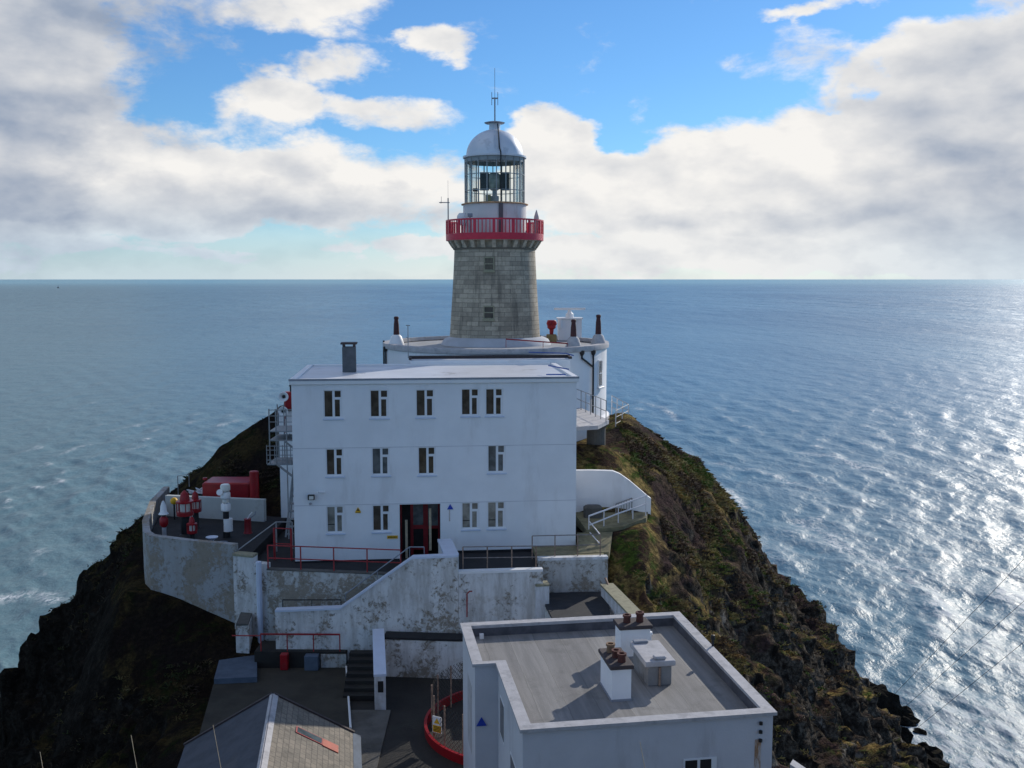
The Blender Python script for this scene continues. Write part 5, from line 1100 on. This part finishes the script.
# ------------------------------------------------------------------ heath and grass on the slopes (stuff)
def m_grass():
    m=bpy.data.materials.new('heath_blades'); m.use_nodes=True; T=NT(m.node_tree); b=m.node_tree.nodes['Principled BSDF']
    oc=T.n('ShaderNodeTexCoord').outputs['Object']; at=T.n('ShaderNodeAttribute'); at.attribute_name='tone'; ps=T.n('ShaderNodeSeparateXYZ'); T.put(ps.inputs[0],oc)
    c=T.mix(T.ramp(T.noise(oc,.35,6,.65),.44,.58),(.12,.075,.05),(.42,.32,.11))
    c=T.mix(T.ramp(T.noise(oc,.7,6,.65,.4),.50,.60,0,.95),c,(.09,.16,.025))
    c=T.mix(T.ramp(T.noise(oc,1.1,6,.65,.4),.55,.65,0,.8),c,(.38,.23,.08))
    c=T.mix(at.outputs['Fac'],T.mix(.45,c,(.02,.018,.008)),c)
    west=T.ramp(ps.outputs[0],-16.0,-8.0,.75,0); c=T.mix(west,c,(.009,.008,.006))  # blades on the west flank blackened in colour for its shade
    T.put(b.inputs['Base Color'],c); b.inputs['Roughness'].default_value=.8; b.inputs['Specular IOR Level'].default_value=.2; return m
V=[];F_=[];tone=[]
r_=random.Random(11); cnt=0
PATCH=lambda x,y:noise.fractal(Vector((x*.22,y*.22,3)),1,2,3)
def vtx(i,j): return Vector((PX[i,j],PY[i,j],PZ[i,j]))
while cnt<23000:
    i_=int(np.searchsorted(gy,r_.uniform(34,84)))
    j_=int(np.searchsorted(gx,r_.uniform(3.5,30) if r_.random()<.75 else r_.uniform(-42,-10)))
    p=vtx(i_,j_); x,y,z=p
    if any(a-.1<x<b+.1 and c-.1<y<d+.1 for (a,b,c,d) in [(-14.2,8.9,18,46),(-21.8,4.8,46,60),(-9.5,6.9,58,77),(3.5,7.4,49,54.2)]): continue
    if z<8: continue
    N_=(vtx(i_,j_+1)-vtx(i_,j_-1)).cross(vtx(i_+1,j_)-vtx(i_-1,j_)).normalized()
    if N_.z<.40+r_.random()*.28: continue
    if PATCH(x,y)<-.02 or r_.random()>min(1,max(0,(z-9)/15))**1.6: continue
    cnt+=1; tn=r_.random(); sc=r_.uniform(.55,1.25)
    for k in range(8):
        a=r_.uniform(0,6.28); l=r_.uniform(.12,.34)*sc; wd=r_.uniform(.014,.034)
        bx=Vector((x+r_.uniform(-.2,.2),y+r_.uniform(-.2,.2),z-.06)); dr=(N_*.6+Vector((math.cos(a)*.8+.2,math.sin(a)*.8,.25))).normalized()
        sd_=dr.cross(N_); sd_=(sd_ if sd_.length>.05 else Vector((1,0,0))).normalized()*wd
        i=len(V); tip=bx+dr*l-Vector((0,0,l*.25)); mid=bx+dr*l*.55
        V+=[bx-sd_,bx+sd_,mid+sd_*.8,tip,mid-sd_*.8]; F_.append((i,i+1,i+2,i+3,i+4)); tone+=[tn*.5,tn*.5,tn,1,tn]
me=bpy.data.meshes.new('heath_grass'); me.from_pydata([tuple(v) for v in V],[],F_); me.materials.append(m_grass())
o=bpy.data.objects.new('heath_grass',me); col.objects.link(o); tag(o,'tufts of straw brown and green heath covering the headland slopes','grass',kind='stuff')
ta=me.attributes.new('tone','FLOAT','POINT'); ta.data.foreach_set('value',np.array(tone,dtype=np.float32))
# a few tall dry stalks on the near slope
for (px,py,ln,dx) in ((131,735,.9,-.35),(213,725,1.2,.0),(640,742,1.0,.0),(40,752,.5,.2)):
    a=atY(px,py,16); gr_=Vector((a.x+.9,15.2,0)); gr_.z=ground(gr_.x,gr_.y)
    t=thing('dry_stalk',{131:'bleached dry stalk at the lower left over the dark rock',213:'bleached dry stalk over the shaded slate roof slope',640:'bleached dry stalk before the foreground house wall',40:'short dry stalk at the lower left corner'}[px],'grass stalk',tuple(gr_),0,'dry stalks at the lower edge')
    MB().tube([gr_,gr_.lerp(a,.5)+Vector((.1,0,.25)),a],.012,5,.005).build('stem',M_wood,t)
# ------------------------------------------------------------------ boulders at the waterline
rk=m_rock()
for k in range(46):
    if k<26: y=r_.uniform(66,90); x=float(np.interp(y,KY,R0))+r_.uniform(-4,2.5)
    else: y=r_.uniform(66,92); x=float(np.interp(y,KY,L0))+r_.uniform(-2.5,4)
    s=r_.uniform(.5,1.7); z=max(ground(x,y),-.3)
    g=MB(); n1=12; vs=[]; fs=[]
    for i in range(1,8):
        th=math.pi*i/8
        for j in range(n1):
            ph=2*math.pi*j/n1; v=Vector((math.sin(th)*math.cos(ph),math.sin(th)*math.sin(ph),math.cos(th)*.75)); v*=s*(1+.5*noise.noise(v*1.6+Vector((k*7,0,0)))+.22*noise.noise(v*4+Vector((k*3,5,0)))); vs.append(v+Vector((x,y,z)))
    vs=[Vector((x,y,z+s*.75))]+vs+[Vector((x,y,z-s*.75))]
    fs=[(0,1+j,1+(j+1)%n1) for j in range(n1)]+[(1+i*n1+j,1+(i+1)*n1+j,1+(i+1)*n1+(j+1)%n1,1+i*n1+(j+1)%n1) for i in range(6) for j in range(n1)]+[(1+6*n1+j,1+7*n1,1+6*n1+(j+1)%n1) for j in range(n1)]
    o=g.add(vs,fs).build('boulder',rk,loc=(x,y,z)); tag(o,('dark wet boulder at the right foot of the headland' if k<26 else 'dark boulder at the left foot of the headland'),'boulder','boulders at the right waterline' if k<26 else 'boulders at the left waterline')
# ------------------------------------------------------------------ normals
import bmesh
for o in list(bpy.data.objects):
    if o.type=='MESH' and o.name.split('.')[0] not in ('sea','headland','heath_grass') and len(o.data.polygons)<6000:
        bm=bmesh.new(); bm.from_mesh(o.data); bmesh.ops.recalc_face_normals(bm,faces=bm.faces); bm.to_mesh(o.data); bm.free()
